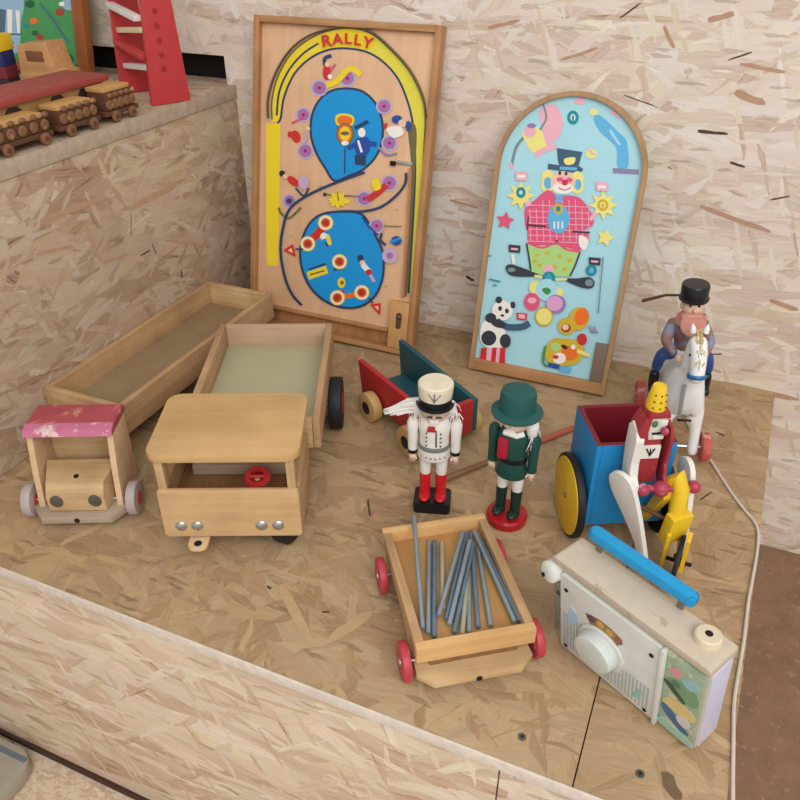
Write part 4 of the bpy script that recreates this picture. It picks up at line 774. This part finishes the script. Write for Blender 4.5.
# ---------------------------------------------------------------- clown tricycle
tc_ = thing('toy_tricycle', 'toy clown on yellow forked tricycle pulling a blue box cart', 'pull toy', (1.060, -0.620, 0), 28)
bx0, bx1, by0, by1, bz0, bz1 = -0.074, 0.045, 0.046, 0.152, 0.048, 0.198; th = 0.008
m_mar = mat('maroon_inside', (120, 22, 34), 0.5)
def wall(pts_o, name):  # a cart board, blue outside, maroon inside
    pass
for nm, X, Y in (('side_board', (bx0, bx0 + th), (by0, by1)), ('side_board', (bx1 - th, bx1), (by0, by1)), ('front_board', (bx0 + th, bx1 - th), (by0, by0 + th)), ('back_board', (bx0 + th, bx1 - th), (by1 - th, by1))):
    o = MB().span(X, Y, (bz0, bz1), 0.0012).build(nm, [m_blue, m_mar], tc_)
    cx, cy = (bx0 + bx1) / 2, (by0 + by1) / 2
    for p in o.data.polygons:
        v = Vector((cx, cy, p.center.z)) - p.center
        if (p.normal.dot(v.normalized()) > 0.7 and abs(p.normal.z) < .5) or p.normal.z > 0.9: p.material_index = 1
MB().span((bx0 + th, bx1 - th), (by0 + th, by1 - th), (bz0, bz0 + th), 0).build('floor_board', m_mar, tc_)
ay = (by0 + by1) / 2 - 0.004; R_ = 0.068
MB().cyl((bx0 - 0.02, ay, R_), (bx1 + 0.02, ay, R_), 0.004, seg=12).build('axle', m_steel, tc_)
for x, s in ((bx0 - 0.012, -1), (bx1 + 0.012, 1)):
    wl = MB().cyl((x - s * 0.006, ay, R_), (x + s * 0.006, ay, R_), R_ - 0.006, seg=48, bev=0.001).build('wheel', m_yel, tc_)
    MB().lathe([(R_ - 0.0062, -0.007), (R_ - 0.001, -0.006), (R_, 0), (R_ - 0.001, 0.004), (R_ - 0.0062, 0.0045), (R_ - 0.0062, -0.007)], (x, ay, R_), (s, 0, 0), 48).build('tyre', m_black, wl)
    MB().cyl((x + s * 0.006, ay, R_), (x + s * 0.0075, ay, R_), 0.004, seg=12).build('hub_pin', m_dark, wl)
# frame bar from cart to fork
MB().prism([(0.05, 0.045), (0.05, 0.060), (0.004, 0.155), (-0.010, 0.155), (-0.010, 0.140)], 0.012, 0.026, 'yz', 0.001).build('frame_bar', m_yel, tc_)
MB().cyl((-0.020, 0.0, 0.125), (0.030, -0.012, 0.100), 0.003, seg=10).build('drive_rod', mat('rusty_rod', (96, 62, 44), 0.5), tc_)
fk = MB()
fk.tube([(0.026, 0.002, 0.160), (0.031, -0.004, 0.174), (0.034, -0.009, 0.158), (0.035, -0.014, 0.112)], [0.012, 0.013, 0.0125, 0.012], 14)
fk.box((0.036, -0.018, 0.096), (0.036, 0.018, 0.050), 0.002, (0.12, 0, 0.3))
ax = Vector((0.856, -0.52, 0)).normalized(); W0 = Vector((0.043, -0.034, 0.042))
for s in (-1, 1):
    c_ = W0 + ax * s * 0.0135 + Vector((-0.003, 0.006, 0.016)); fk.box(c_, (0.006, 0.020, 0.075), 0.001, (0.18, 0, -0.545))
fork = fk.build('fork', m_yel, tc_)
fw = MB().cyl(W0 - ax * 0.003, W0 + ax * 0.003, 0.037, seg=36).build('front_wheel', m_yel, fork)
MB().lathe([(0.0365, -0.0035), (0.0405, -0.003), (0.0415, 0), (0.0405, 0.003), (0.0365, 0.0035), (0.0365, -0.0035)], W0, ax, 40).build('tyre', m_black, fw)
MB().cyl(W0 - ax * 0.020, W0 + ax * 0.020, 0.003, seg=10).build('axle', m_dark, fw)
m_wine = mat('dusty_red_bead', (170, 60, 80), 0.4, worn=(206, 140, 156), worn_amt=0.56)
hb = MB().cyl((-0.020, -0.006, 0.160), (0.052, -0.010, 0.158), 0.005, seg=12).build('handlebar', m_wine, tc_)
for x, r in ((-0.020, 0.0095), (0.054, 0.0095), (0.006, 0.012)): MB().sph((x, -0.008, 0.159), r).build('grip', m_wine, hb)
# clown
m_cr = mat('clown_red', (158, 48, 54), 0.5, worn=(190, 96, 88), worn_amt=0.62)
X = 0.010
bodyc = MB(); bodyc.prism([(X - .036, 0.160), (X - .004, 0.160), (X - .004, 0.205), (X - .008, 0.242), (X - .042, 0.242), (X - .043, 0.205)], 0.008, 0.032, 'xz', 0.003); bodyc = bodyc.build('clown_body', m_cr, tc_)
MB().prism(rounded(X - .042, X - .007, 0.208, 0.232, 0.002), 0.0055, 0.010, 'xz', 0.001).build('shirt_panel', m_white, bodyc)
MB().tube([(X - .032, 0.0052, 0.227), (X - .025, 0.0048, 0.214), (X - .018, 0.0052, 0.227)], 0.0016, 6).build('shirt_mark', m_dark, bodyc); MB().tube([(X - .025, 0.005, 0.227), (X - .025, 0.0048, 0.217)], 0.0012, 6).build('shirt_mark', m_dark, bodyc)
hdc = MB(); hdc.prism([(X - .038, 0.243), (X - .010, 0.243), (X - .006, 0.260), (X - .010, 0.286), (X - .038, 0.286), (X - .044, 0.262)], 0.004, 0.030, 'xz', 0.004); hdc = hdc.build('clown_head', mat('clown_white', (218, 212, 196), 0.45), tc_)
MB().prism([(X - .046, 0.240), (X - .034, 0.240), (X - .037, 0.260), (X - .034, 0.285), (X - .045, 0.283), (X - .056, 0.262)], 0.001, 0.034, 'xz', 0.002).build('hood_side', m_cr, hdc)
MB().prism([(X - .043, 0.284), (X - .004, 0.284), (X - .006, 0.294), (X - .041, 0.294)], 0.0, 0.034, 'xz', 0.002).build('hood_band', m_cr, hdc)
MB().sph((X - .028, 0.0035, 0.273), (0.0055, 0.002, 0.006)).build('eye', mat('green_eye', (76, 120, 84)), hdc); MB().box((X - .013, 0.0035, 0.275), (0.013, 0.002, 0.010), 0.001).build('eye', m_white, hdc)
MB().sph((X - .012, -0.002, 0.2635), 0.0065).build('nose', m_wine, hdc); MB().box((X - .022, 0.0035, 0.256), (0.016, 0.002, 0.0035), 0.0008).build('mouth', m_dark, hdc); MB().box((X - .018, 0.0033, 0.249), (0.018, 0.002, 0.006), 0.0008).build('chin', m_white, hdc)
ht = MB(); ht.lathe([(0.0165, 0.294), (0.0160, 0.306), (0.0120, 0.328), (0.0105, 0.331), (0, 0.332)], (X - .026, 0.017, 0), sy=0.9); ht = ht.build('clown_hat', m_yel, hdc)
for k in range(9):
    a = -PI / 2 + (k % 3 - 1) * 0.7; z = 0.300 + (k // 3) * 0.010; r = 0.0163 - max(0, z - 0.306) * .18
    MB().sph((X - .026 + r * math.cos(a), 0.017 + r * .92 * math.sin(a), z), (0.0014, 0.0014, 0.0014), u=8, v=6).build('hat_dot', m_blk, ht)
for x, ma in ((X - 0.050, m_white), (X - 0.002, m_cr)):
    MB().prism([(0.034, 0.245), (0.024, 0.256), (0.006, 0.252), (0.0, 0.235), (0.002, 0.196), (-0.002, 0.176), (-0.012, 0.168), (-0.012, 0.154), (0.012, 0.152), (0.028, 0.170), (0.034, 0.210)], x, x + 0.012 if x < -.03 else x + 0.005, 'yz', 0.0015).build('arm', ma, tc_)
for x, ro, yw, dy in ((X - 0.060, -0.16, 0.50, -0.004), (X + 0.042, 0.0, 0.0, 0.02)):
    lg = MB().prism(smooth([(0.026, 0.170), (0.008, 0.182), (-0.012, 0.174), (-0.024, 0.140), (-0.034, 0.090), (-0.042, 0.034), (-0.032, 0.030), (-0.020, 0.070), (0.002, 0.110), (0.024, 0.145)], True, 3), x, x + 0.008, 'yz', 0.0012)
    bmesh.ops.transform(lg.bm, matrix=Matrix.Translation((x, 0, 0.18)) @ Matrix.Translation((0, dy, 0)) @ Matrix.Rotation(ro, 4, 'Y') @ Matrix.Rotation(yw, 4, 'Z') @ Matrix.Translation((-x, 0, -0.18)), verts=lg.bm.verts)
    lg = lg.build('leg', m_white, tc_)
    e = max(lg.data.vertices, key=lambda v: -v.co.z).co
    MB().box((e.x + 0.002, e.y - 0.004, e.z + 0.003), (0.012, 0.022, 0.010), 0.002).build('shoe', m_red, lg)

for o in (bodyc, hdc): o.scale = (0.80, 0.95, 0.92); o.location = ((X - 0.022) * 0.20, 0.001, 0.160 * 0.08 - 0.002)
# ---------------------------------------------------------------- horse and rider pull toy
HSC = (0.88, 0.95, 0.95)
hr = thing('toy_horse', 'white wooden horse on red wheels with rider in black top hat', 'pull toy', (1.080, -0.320, 0.0045), rot=(0, math.radians(-3.0), math.radians(13)))
m_hw = mat('horse_white', (236, 236, 234), 0.4, worn=(206, 204, 200), worn_amt=0.64)
U = 0.0
bd = MB(); bd.skin([((U, 0.09, 0.138), (0.040, 0.040)), ((U, 0.03, 0.138), (0.042, 0.044)), ((U, -0.004, 0.145), (0.034, 0.042)), ((U, -0.012, 0.195), (0.022, 0.026)), ((U, -0.016, 0.240), (0.018, 0.020)), ((U + .002, -0.024, 0.268), (0.017, 0.018)), ((U + .003, -0.046, 0.238), (0.016, 0.017)), ((U + .003, -0.058, 0.198), (0.0135, 0.013)),
             ((U, 0.15, 0.138), (0.040, 0.042)), ((U, 0.184, 0.150), (0.028, 0.030)),
             ((U + .026, 0.000, 0.105), (0.016, 0.018)), ((U + .030, -0.002, 0.066), (0.0105, 0.011)), ((U + .032, -0.006, 0.012), (0.010, 0.011)),
             ((U - .026, 0.004, 0.105), (0.016, 0.018)), ((U - .030, 0.004, 0.066), (0.0105, 0.011)), ((U - .032, 0.004, 0.012), (0.010, 0.011)),
             ((U + .026, 0.165, 0.108), (0.018, 0.020)), ((U + .030, 0.182, 0.066), (0.011, 0.012)), ((U + .032, 0.174, 0.012), (0.010, 0.011)),
             ((U - .026, 0.165, 0.108), (0.018, 0.020)), ((U - .030, 0.182, 0.066), (0.011, 0.012)), ((U - .032, 0.174, 0.012), (0.010, 0.011))],
            [(0, 1), (1, 2), (2, 3), (3, 4), (4, 5), (5, 6), (6, 7), (0, 8), (8, 9), (2, 10), (10, 11), (11, 12), (2, 13), (13, 14), (14, 15), (8, 16), (16, 17), (17, 18), (8, 19), (19, 20), (20, 21)], 2)
hb_ = bd.build('horse_body', m_hw, hr, 60)
for s in (-1, 1):
    MB().lathe([(0.0055, 0), (0.005, 0.008), (0.0, 0.018)], (U + .002 + s * 0.011, -0.020, 0.278), (s * .15, 0, 1), 10).build('ear', m_hw, hb_); MB().sph((U + .003 + s * 0.0145, -0.042, 0.246), 0.0030, u=10, v=8).build('eye', m_blk, hb_)
MB().lathe([(0.0165, -0.0035), (0.0178, 0), (0.0165, 0.0035)], (U + .003, -0.0535, 0.212), (0.0, -0.28, -0.95), 20).build('bridle', mat('bridle_blue', (36, 104, 150), 0.4), hb_)
mn = MB(); fur(mn, [(U + .002, -0.024, 0.280), (U + .002, -0.036, 0.272), (U + .003, -0.048, 0.258), (U + .003, -0.056, 0.246)], 110, 0.016, 0.0035, 12, 0.7); mn.build('mane', mat('straw_mane', (214, 196, 136), 0.8), hb_)
MB().box((U - .012, -0.0385, 0.150), (0.007, 0.004, 0.070), 0.001).build('chest_groove', mat('groove_grey', (138, 140, 142)), hb_); MB().box((U - .002, -0.0400, 0.112), (0.026, 0.004, 0.003), 0.0005).build('chest_strap', m_blk, hb_)
tl = MB(); tl.tube([(U, 0.205, 0.155), (U, 0.226, 0.130), (U, 0.228, 0.08)], [0.006, 0.008, 0.003], 10); tl.build('tail', m_hw, hb_)
ba = mat('weathered_red_wheel', (186, 84, 76), 0.55, worn=(206, 158, 146), worn_amt=0.52)
for y in (0.0, 0.178):
    MB().cyl((U - 0.048, y, 0.028), (U + 0.048, y, 0.028), 0.0035, seg=10).build('axle', m_steel, hr)
    for s in (-1, 1): wheel_part(hr, 'wheel', (U + s * 0.056, y, 0.028), 0.028, 0.018, (1, 0, 0), ba, m_steel, 0.18)
# rider
sk = MB()
sk.skin([((U, 0.080, 0.188), (0.022, 0.018)), ((U, 0.074, 0.220), (0.024, 0.017)), ((U, 0.068, 0.246), (0.024, 0.016)), ((U, 0.066, 0.266), (0.010, 0.010)),
         ((U + .028, 0.066, 0.248), (0.013, 0.013)), ((U + .040, 0.045, 0.226), (0.011, 0.011)), ((U + .024, 0.012, 0.216), (0.008, 0.008)),
         ((U - .030, 0.066, 0.248), (0.014, 0.014)), ((U - .044, 0.045, 0.226), (0.012, 0.012)), ((U - .026, 0.012, 0.216), (0.008, 0.008))],
        [(0, 1), (1, 2), (2, 3), (2, 4), (4, 5), (5, 6), (2, 7), (7, 8), (8, 9)], 2)
hr.scale = HSC
rdr = sk.build('rider_coat', mat('slate_brown_coat', (140, 104, 96), 0.6, var=0.3, vscale=35, worn=(128, 138, 160), worn_amt=0.52, worn_scale=22), hr, 60)
for s in (-1, 1):
    lg = MB(); lg.skin([((U + s * 0.016, 0.080, 0.188), (0.018, 0.018)), ((U + s * 0.046, 0.056, 0.190), (0.012, 0.012)), ((U + s * 0.050, 0.066, 0.150), (0.010, 0.011))], [(0, 1), (1, 2)], 2)
    lg = lg.build('rider_leg', mat('blue_trouser', (42, 72, 128), 0.5, worn=(110, 134, 170), worn_amt=0.58), rdr, 60)
    bt = MB(); bt.skin([((U + s * 0.050, 0.066, 0.154), (0.0118, 0.0125)), ((U + s * 0.051, 0.070, 0.116), (0.010, 0.011)), ((U + s * 0.052, 0.052, 0.110), (0.008, 0.008))], [(0, 1), (1, 2)], 2); bt.build('boot', m_blk, lg, 60)
    h = MB(); h.sph((U + s * 0.021, 0.005, 0.214), (0.007, 0.008, 0.006))
    for k in range(4): h.tube([(U + s * (0.025 - 0.0035 * k), -0.001, 0.216), (U + s * (0.025 - 0.0035 * k), -0.007, 0.213), (U + s * (0.025 - 0.0035 * k), -0.005, 0.2085)], 0.0017, 6)
    h.tube([(U + s * 0.014, 0.003, 0.218), (U + s * 0.010, -0.003, 0.216)], 0.0017, 6); h.build('hand', m_skin, rdr)
rh = MB(); rh.sph((U, 0.062, 0.288), (0.0205, 0.021, 0.022)); rh = rh.build('rider_head', m_skin, rdr)
MB().sph((U, 0.039, 0.290), (0.003, 0.005, 0.004)).build('nose', m_skin, rh)
for s in (-1, 1): MB().sph((U + s * 0.008, 0.0425, 0.2965), 0.0022, u=10, v=8).build('eye', m_blk, rh); MB().sph((U + s * 0.0205, 0.062, 0.288), (0.003, 0.005, 0.006), u=10, v=8).build('ear', m_skin, rh)
MB().lathe([(0.022, 0.004), (0.026, 0.0), (0.029, -0.010), (0.022, -0.014)], (U, 0.060, 0.268), seg=24).build('scarf', mat('salmon_scarf', (206, 134, 116), 0.7), rdr)
MB().prism(smooth([(-0.022, 0.280), (-0.014, 0.284), (0.014, 0.284), (0.022, 0.280), (0.022, 0.256), (0.010, 0.242), (-0.010, 0.244), (-0.022, 0.258)]), 0.030, 0.046, 'xz', 0.004).build('beard', mat('salmon_beard', (210, 146, 128), 0.7), rh)
hat = MB(); hat.lathe([(0.0, 0.302), (0.0275, 0.302), (0.028, 0.305), (0.0252, 0.3065), (0.0258, 0.328), (0.0240, 0.331), (0, 0.3318)], (U, 0.062, 0)); hat = hat.build('top_hat', m_blk, rh)
MB().tube([(U - .010, 0.080, 0.300), (U - .045, 0.100, 0.290), (U - .085, 0.120, 0.268)], [0.0022, 0.0026, 0.0036], 8).build('staff', mat('dark_stick', (92, 58, 40), 0.5), rdr)

# ---------------------------------------------------------------- cord along the platform's right edge
pts = [on_z(x, y, 0.0035) for x, y in ((686, 420), (697, 440), (712, 462), (730, 490), (745, 510), (755, 522), (758.5, 535), (756, 560), (749, 598), (744, 640), (738, 676))]
pts += [on_z(734, 704, 0.003), on_z(733.5, 740, 0.003), on_z(733, 775, 0.003), on_z(733, 790, 0.003), on_z(733, 806, 0.003)]
P2 = [(p.x, p.y) for p in pts]; sm_ = smooth(P2, False, 4)
cd_ = MB(); cd_.tube([(p[0], p[1], 0.0026) for p in sm_], 0.0024, 8)
tag(cd_.build('cord', mat('pale_cord', (206, 196, 184), 0.6)), 'thin pale cord running along the right edge of the platform', 'cord')

# ---------------------------------------------------------------- things on the upper platform
m_carve = mat('carved_brown_wood', (128, 88, 58), 0.55, var=0.4, vscale=110, bump=0.6, worn=(184, 132, 84), worn_amt=0.58, worn_scale=70); m_cdk = mat('carved_dark_wood', (92, 58, 40), 0.6, var=0.3, vscale=90, bump=0.5)
tan_top = wood('tan_top', (196, 150, 92), 'y', contrast=0.1)
def wagon(y0, y1, hz, label, rnd):
    o = thing('train_wagon', label, 'toy train', (-0.035, (y0 + y1) / 2, SH), 0, 'carved train wagons along the upper platform edge')
    L = (y1 - y0); h = L / 2
    MB().span((-0.022, 0.024), (-h + .004, h - .004), (0.012, 0.020), 0.001).build('chassis', m_cdk, o)
    bdy = MB().span((-0.020, 0.021), (-h + .010, h - .010), (0.020, hz - 0.008), 0.003).build('body', m_cdk, o)
    sc = MB(); n = 5
    for k in range(n):          # scrolls and beads carved along the side
        y = -h + 0.018 + (L - 0.036) * k / (n - 1)
        sc.mi = 0; sc.lathe([(0.0085, 0), (0.009, 0.003), (0.005, 0.005), (0, 0.004)], (0.0205, y, 0.031), (1, 0, 0), 14); sc.mi = 0; sc.sph((0.0215, y, 0.031), 0.0042, u=10, v=8)
        if hz > 0.045: sc.sph((0.021, y + 0.006, 0.046), (0.004, 0.007, 0.005), u=10, v=8)
    sc.build('carving', m_carve, bdy)
    MB().span((-0.022, 0.020), (-h + .010, h - .016), (hz - 0.008, hz), 0.002).build('roof', tan_top, o)
    for y in (-h + 0.026, h - 0.026):
        for x in (-0.024, 0.026): wheel_part(o, 'wheel', (x, y, 0.010), 0.010, 0.006, (1, 0, 0), m_carve, m_cdk, 0.4)
    return o
wagon(-0.405, -0.308, 0.060, 'carved brown toy train wagon nearest the red stand', 1)
wagon(-0.520, -0.412, 0.052, 'carved brown toy train wagon between the front and rear wagons', 2)
wagon(-0.660, -0.528, 0.050, 'carved brown toy train wagon, longest one at left picture edge', 3)
st_ = thing('toy_station', 'long tan wooden carriage with flat red roof behind the carved train', 'toy carriage', (-0.112, -0.525, SH), 0)
MB().span((-0.045, 0.045), (-0.190, 0.190), (0.014, 0.060), 0.001).build('body', wood('tan_body', (176, 132, 84), 'y'), st_)
for y in (-0.12, -0.03, 0.07, 0.14): MB().prism([(y - 0.018, 0.030), (y + 0.018, 0.030), (y + 0.018, 0.048), (y + 0.010, 0.056), (y - 0.010, 0.056), (y - 0.018, 0.048)], 0.0446, 0.0458, 'yz').build('window', mat('window_dark', (62, 42, 34), 0.5), st_)
MB().span((-0.052, 0.054), (-0.200, 0.200), (0.060, 0.072), 0.003).build('roof', mat('faded_red_roof', (154, 66, 58), 0.6, worn=(172, 104, 84), worn_amt=0.6), st_)
for y in (-0.14, 0.14):
    for x in (-0.05, 0.05): wheel_part(st_, 'wheel', (x, y, 0.016), 0.016, 0.008, (1, 0, 0), w_dk, m_dark, 0.3)
hs = thing('toy_car', 'small pale wooden car with window slot in front of the green board', 'toy car', (-0.312, -0.222, SH), 8); hs.scale = (0.9, 1, 0.92)
MB().prism([(-0.058, 0.016), (-0.056, 0.05), (-0.048, 0.105), (0.030, 0.112), (0.044, 0.056), (0.060, 0.050), (0.062, 0.016)], -0.03, 0.03, 'xz', 0.003).build('body', wood('car_wood', (196, 148, 98), 'x'), hs)
MB().box((-0.006, -0.0305, 0.082), (0.045, 0.0012, 0.022), 0.0005).build('window', mat('window_brown2', (120, 76, 48), 0.5), hs)
for x in (-0.035, 0.038):
    for y in (-0.034, 0.034): wheel_part(hs, 'wheel', (x, y, 0.016), 0.016, 0.008, (0, 1, 0), w_dk, m_dark, 0.3)
bk = thing('toy_block_tower', 'yellow and navy painted wooden toy at left picture edge', 'toy', (-0.398, -0.264, SH), 10)
MB().span((-0.05, 0.02), (-0.02, 0.02), (0, 0.03), 0.002).build('lower_block', mat('block_dark', (50, 34, 40)), bk); MB().span((-0.05, 0.02), (-0.02, 0.02), (0.0302, 0.055), 0.002).build('middle_block', mat('block_maroon', (112, 40, 52)), bk); MB().span((-0.05, 0.02), (-0.02, 0.02), (0.0552, 0.084), 0.002).build('upper_block', mat('block_navy', (36, 46, 96)), bk); MB().span((-0.05, 0.022), (-0.022, 0.022), (0.0842, 0.115), 0.002).build('top_block', m_yel, bk)
# green picture board
gb = thing('picture_board', 'green painted game board in brown wooden frame on the upper platform', 'game board', (-0.770, -0.096, SH + 0.008), rot=(math.radians(-9), 0, 0))
GW, GH = 0.44, 0.44
MB().span((0.01, GW - 0.01), (0.008, 0.02), (0.01, GH - 0.01), 0.0005).build('panel', mat('grass_green', (72, 150, 84), 0.45, var=0.2, vscale=22), gb)
fw_ = wood('frame_brown', (150, 88, 44), 'z')
for x in (0, GW - 0.032): MB().span((x, x + 0.032), (0, 0.022), (0, GH), 0.002).build('frame_side', fw_, gb)
for z in (0, GH - 0.018): MB().span((0.032, GW - 0.032), (0, 0.022), (z, z + 0.018), 0.002).build('frame_rail', fw_, gb)
A = Print(gb, 0.0078); Z7 = lambda x, y: (x * .2, y * .2); A.tf = Z7
g_lt = ink('pale_green', (134, 190, 130)); g_dk = ink('deep_green', (38, 92, 54)); g_bl = ink('powder_blue', (150, 182, 204)); g_sl = ink('slate_blue', (78, 104, 126))
A.poly([(-60, -10), (110, -10), (105, 120), (95, 250), (40, 270), (-60, 260)], g_bl, True); A.poly([(-20, 40), (30, 50), (25, 160), (-20, 170)], g_sl); A.poly([(36, 46), (62, 48), (60, 165), (38, 165)], i_wht); A.poly([(78, 52), (98, 52), (100, 165), (88, 165)], i_wht); A.line([(10, 170), (110, 172)], 8, g_sl); A.ell(20, 215, 50, g_sl, 20)
for x, y, r, c in ((170, 105, 20, i_org), (175, 165, 16, g_dk), (300, 60, 22, i_brn), (200, 185, 18, i_brn), (235, 250, 30, g_dk), (340, 290, 26, g_dk), (320, 300, 50, g_dk), (300, 215, 10, j_pale), (150, 20, 24, g_dk), (260, 330, 60, g_dk), (350, 20, 40, g_bl), (390, 340, 24, g_dk), (130, 130, 12, j_tl), (310, 20, 14, i_wht)): A.ell(x, y, r, c, r * .8)
A.line([(200, 20), (260, 90), (320, 180), (350, 215)], 9, g_sl); A.line([(240, 250), (290, 230), (340, 260)], 12, i_brn)
A.build('printed_artwork', gb)
# red stepped stand
rs = thing('ball_run', 'red upright boards joined by red and white slats on the upper platform', 'ball run toy', (-0.010, -0.212, SH), 62)
m_rs = mat('signal_red', (188, 58, 60), 0.45, worn=(180, 56, 56), worn_amt=0.6)
fb = MB().prism([(-0.042, 0.0), (0.042, 0.0), (0.020, 0.36), (-0.020, 0.36)], 0.004, 0.014, 'xz', 0.0015).build('front_board', m_rs, rs)
for k in range(9): MB().lathe([(0.0055, 0), (0.0055, 0.001), (0, 0.0012)], (-0.006, 0.0042, 0.065 + k * 0.026), (0, -1, 0), 12).build('peg_end', mat('dark_red_peg', (150, 34, 40), 0.5), fb)
MB().prism([(-0.046, 0.0), (0.030, 0.0), (0.014, 0.36), (-0.028, 0.36)], 0.150, 0.160, 'xz', 0.0015).build('rear_board', m_rs, rs)
m_slw = mat('white_slat', (222, 216, 206), 0.45); m_slc = mat('cream_slat', (222, 206, 160), 0.45)
for k in range(8):
    z0 = 0.062 + k * 0.034
    MB().box((-0.026 - 0.012 * (k % 2), 0.082, z0), (0.016, 0.135, 0.010), 0.001, (0.10 * (1 if k % 2 else -1), 0, 0)).build('slat', (m_slw, m_rs, m_slc, m_slw)[k % 4], rs)

# ---------------------------------------------------------------- pale case at the lower left
cs = thing('pale_case', 'pale grey rounded case on the floor at the lower left corner', 'case', (-0.02, -1.075, ZF), 0)
c_ = MB(); c_.prism(rounded(-0.25, 0.115, -0.24, 0.055, 0.045, 6), 0.0, 0.035, 'xy', 0.010); c_.build('shell', mat('satin_grey', (164, 158, 142), 0.35, worn=(168, 138, 92), worn_amt=0.7), cs)
MB().prism(rounded(-0.24, 0.102, 0.030, 0.040, 0.004, 3), 0.0348, 0.0358, 'xy').build('seam', mat('seam_grey', (104, 112, 120)), cs)
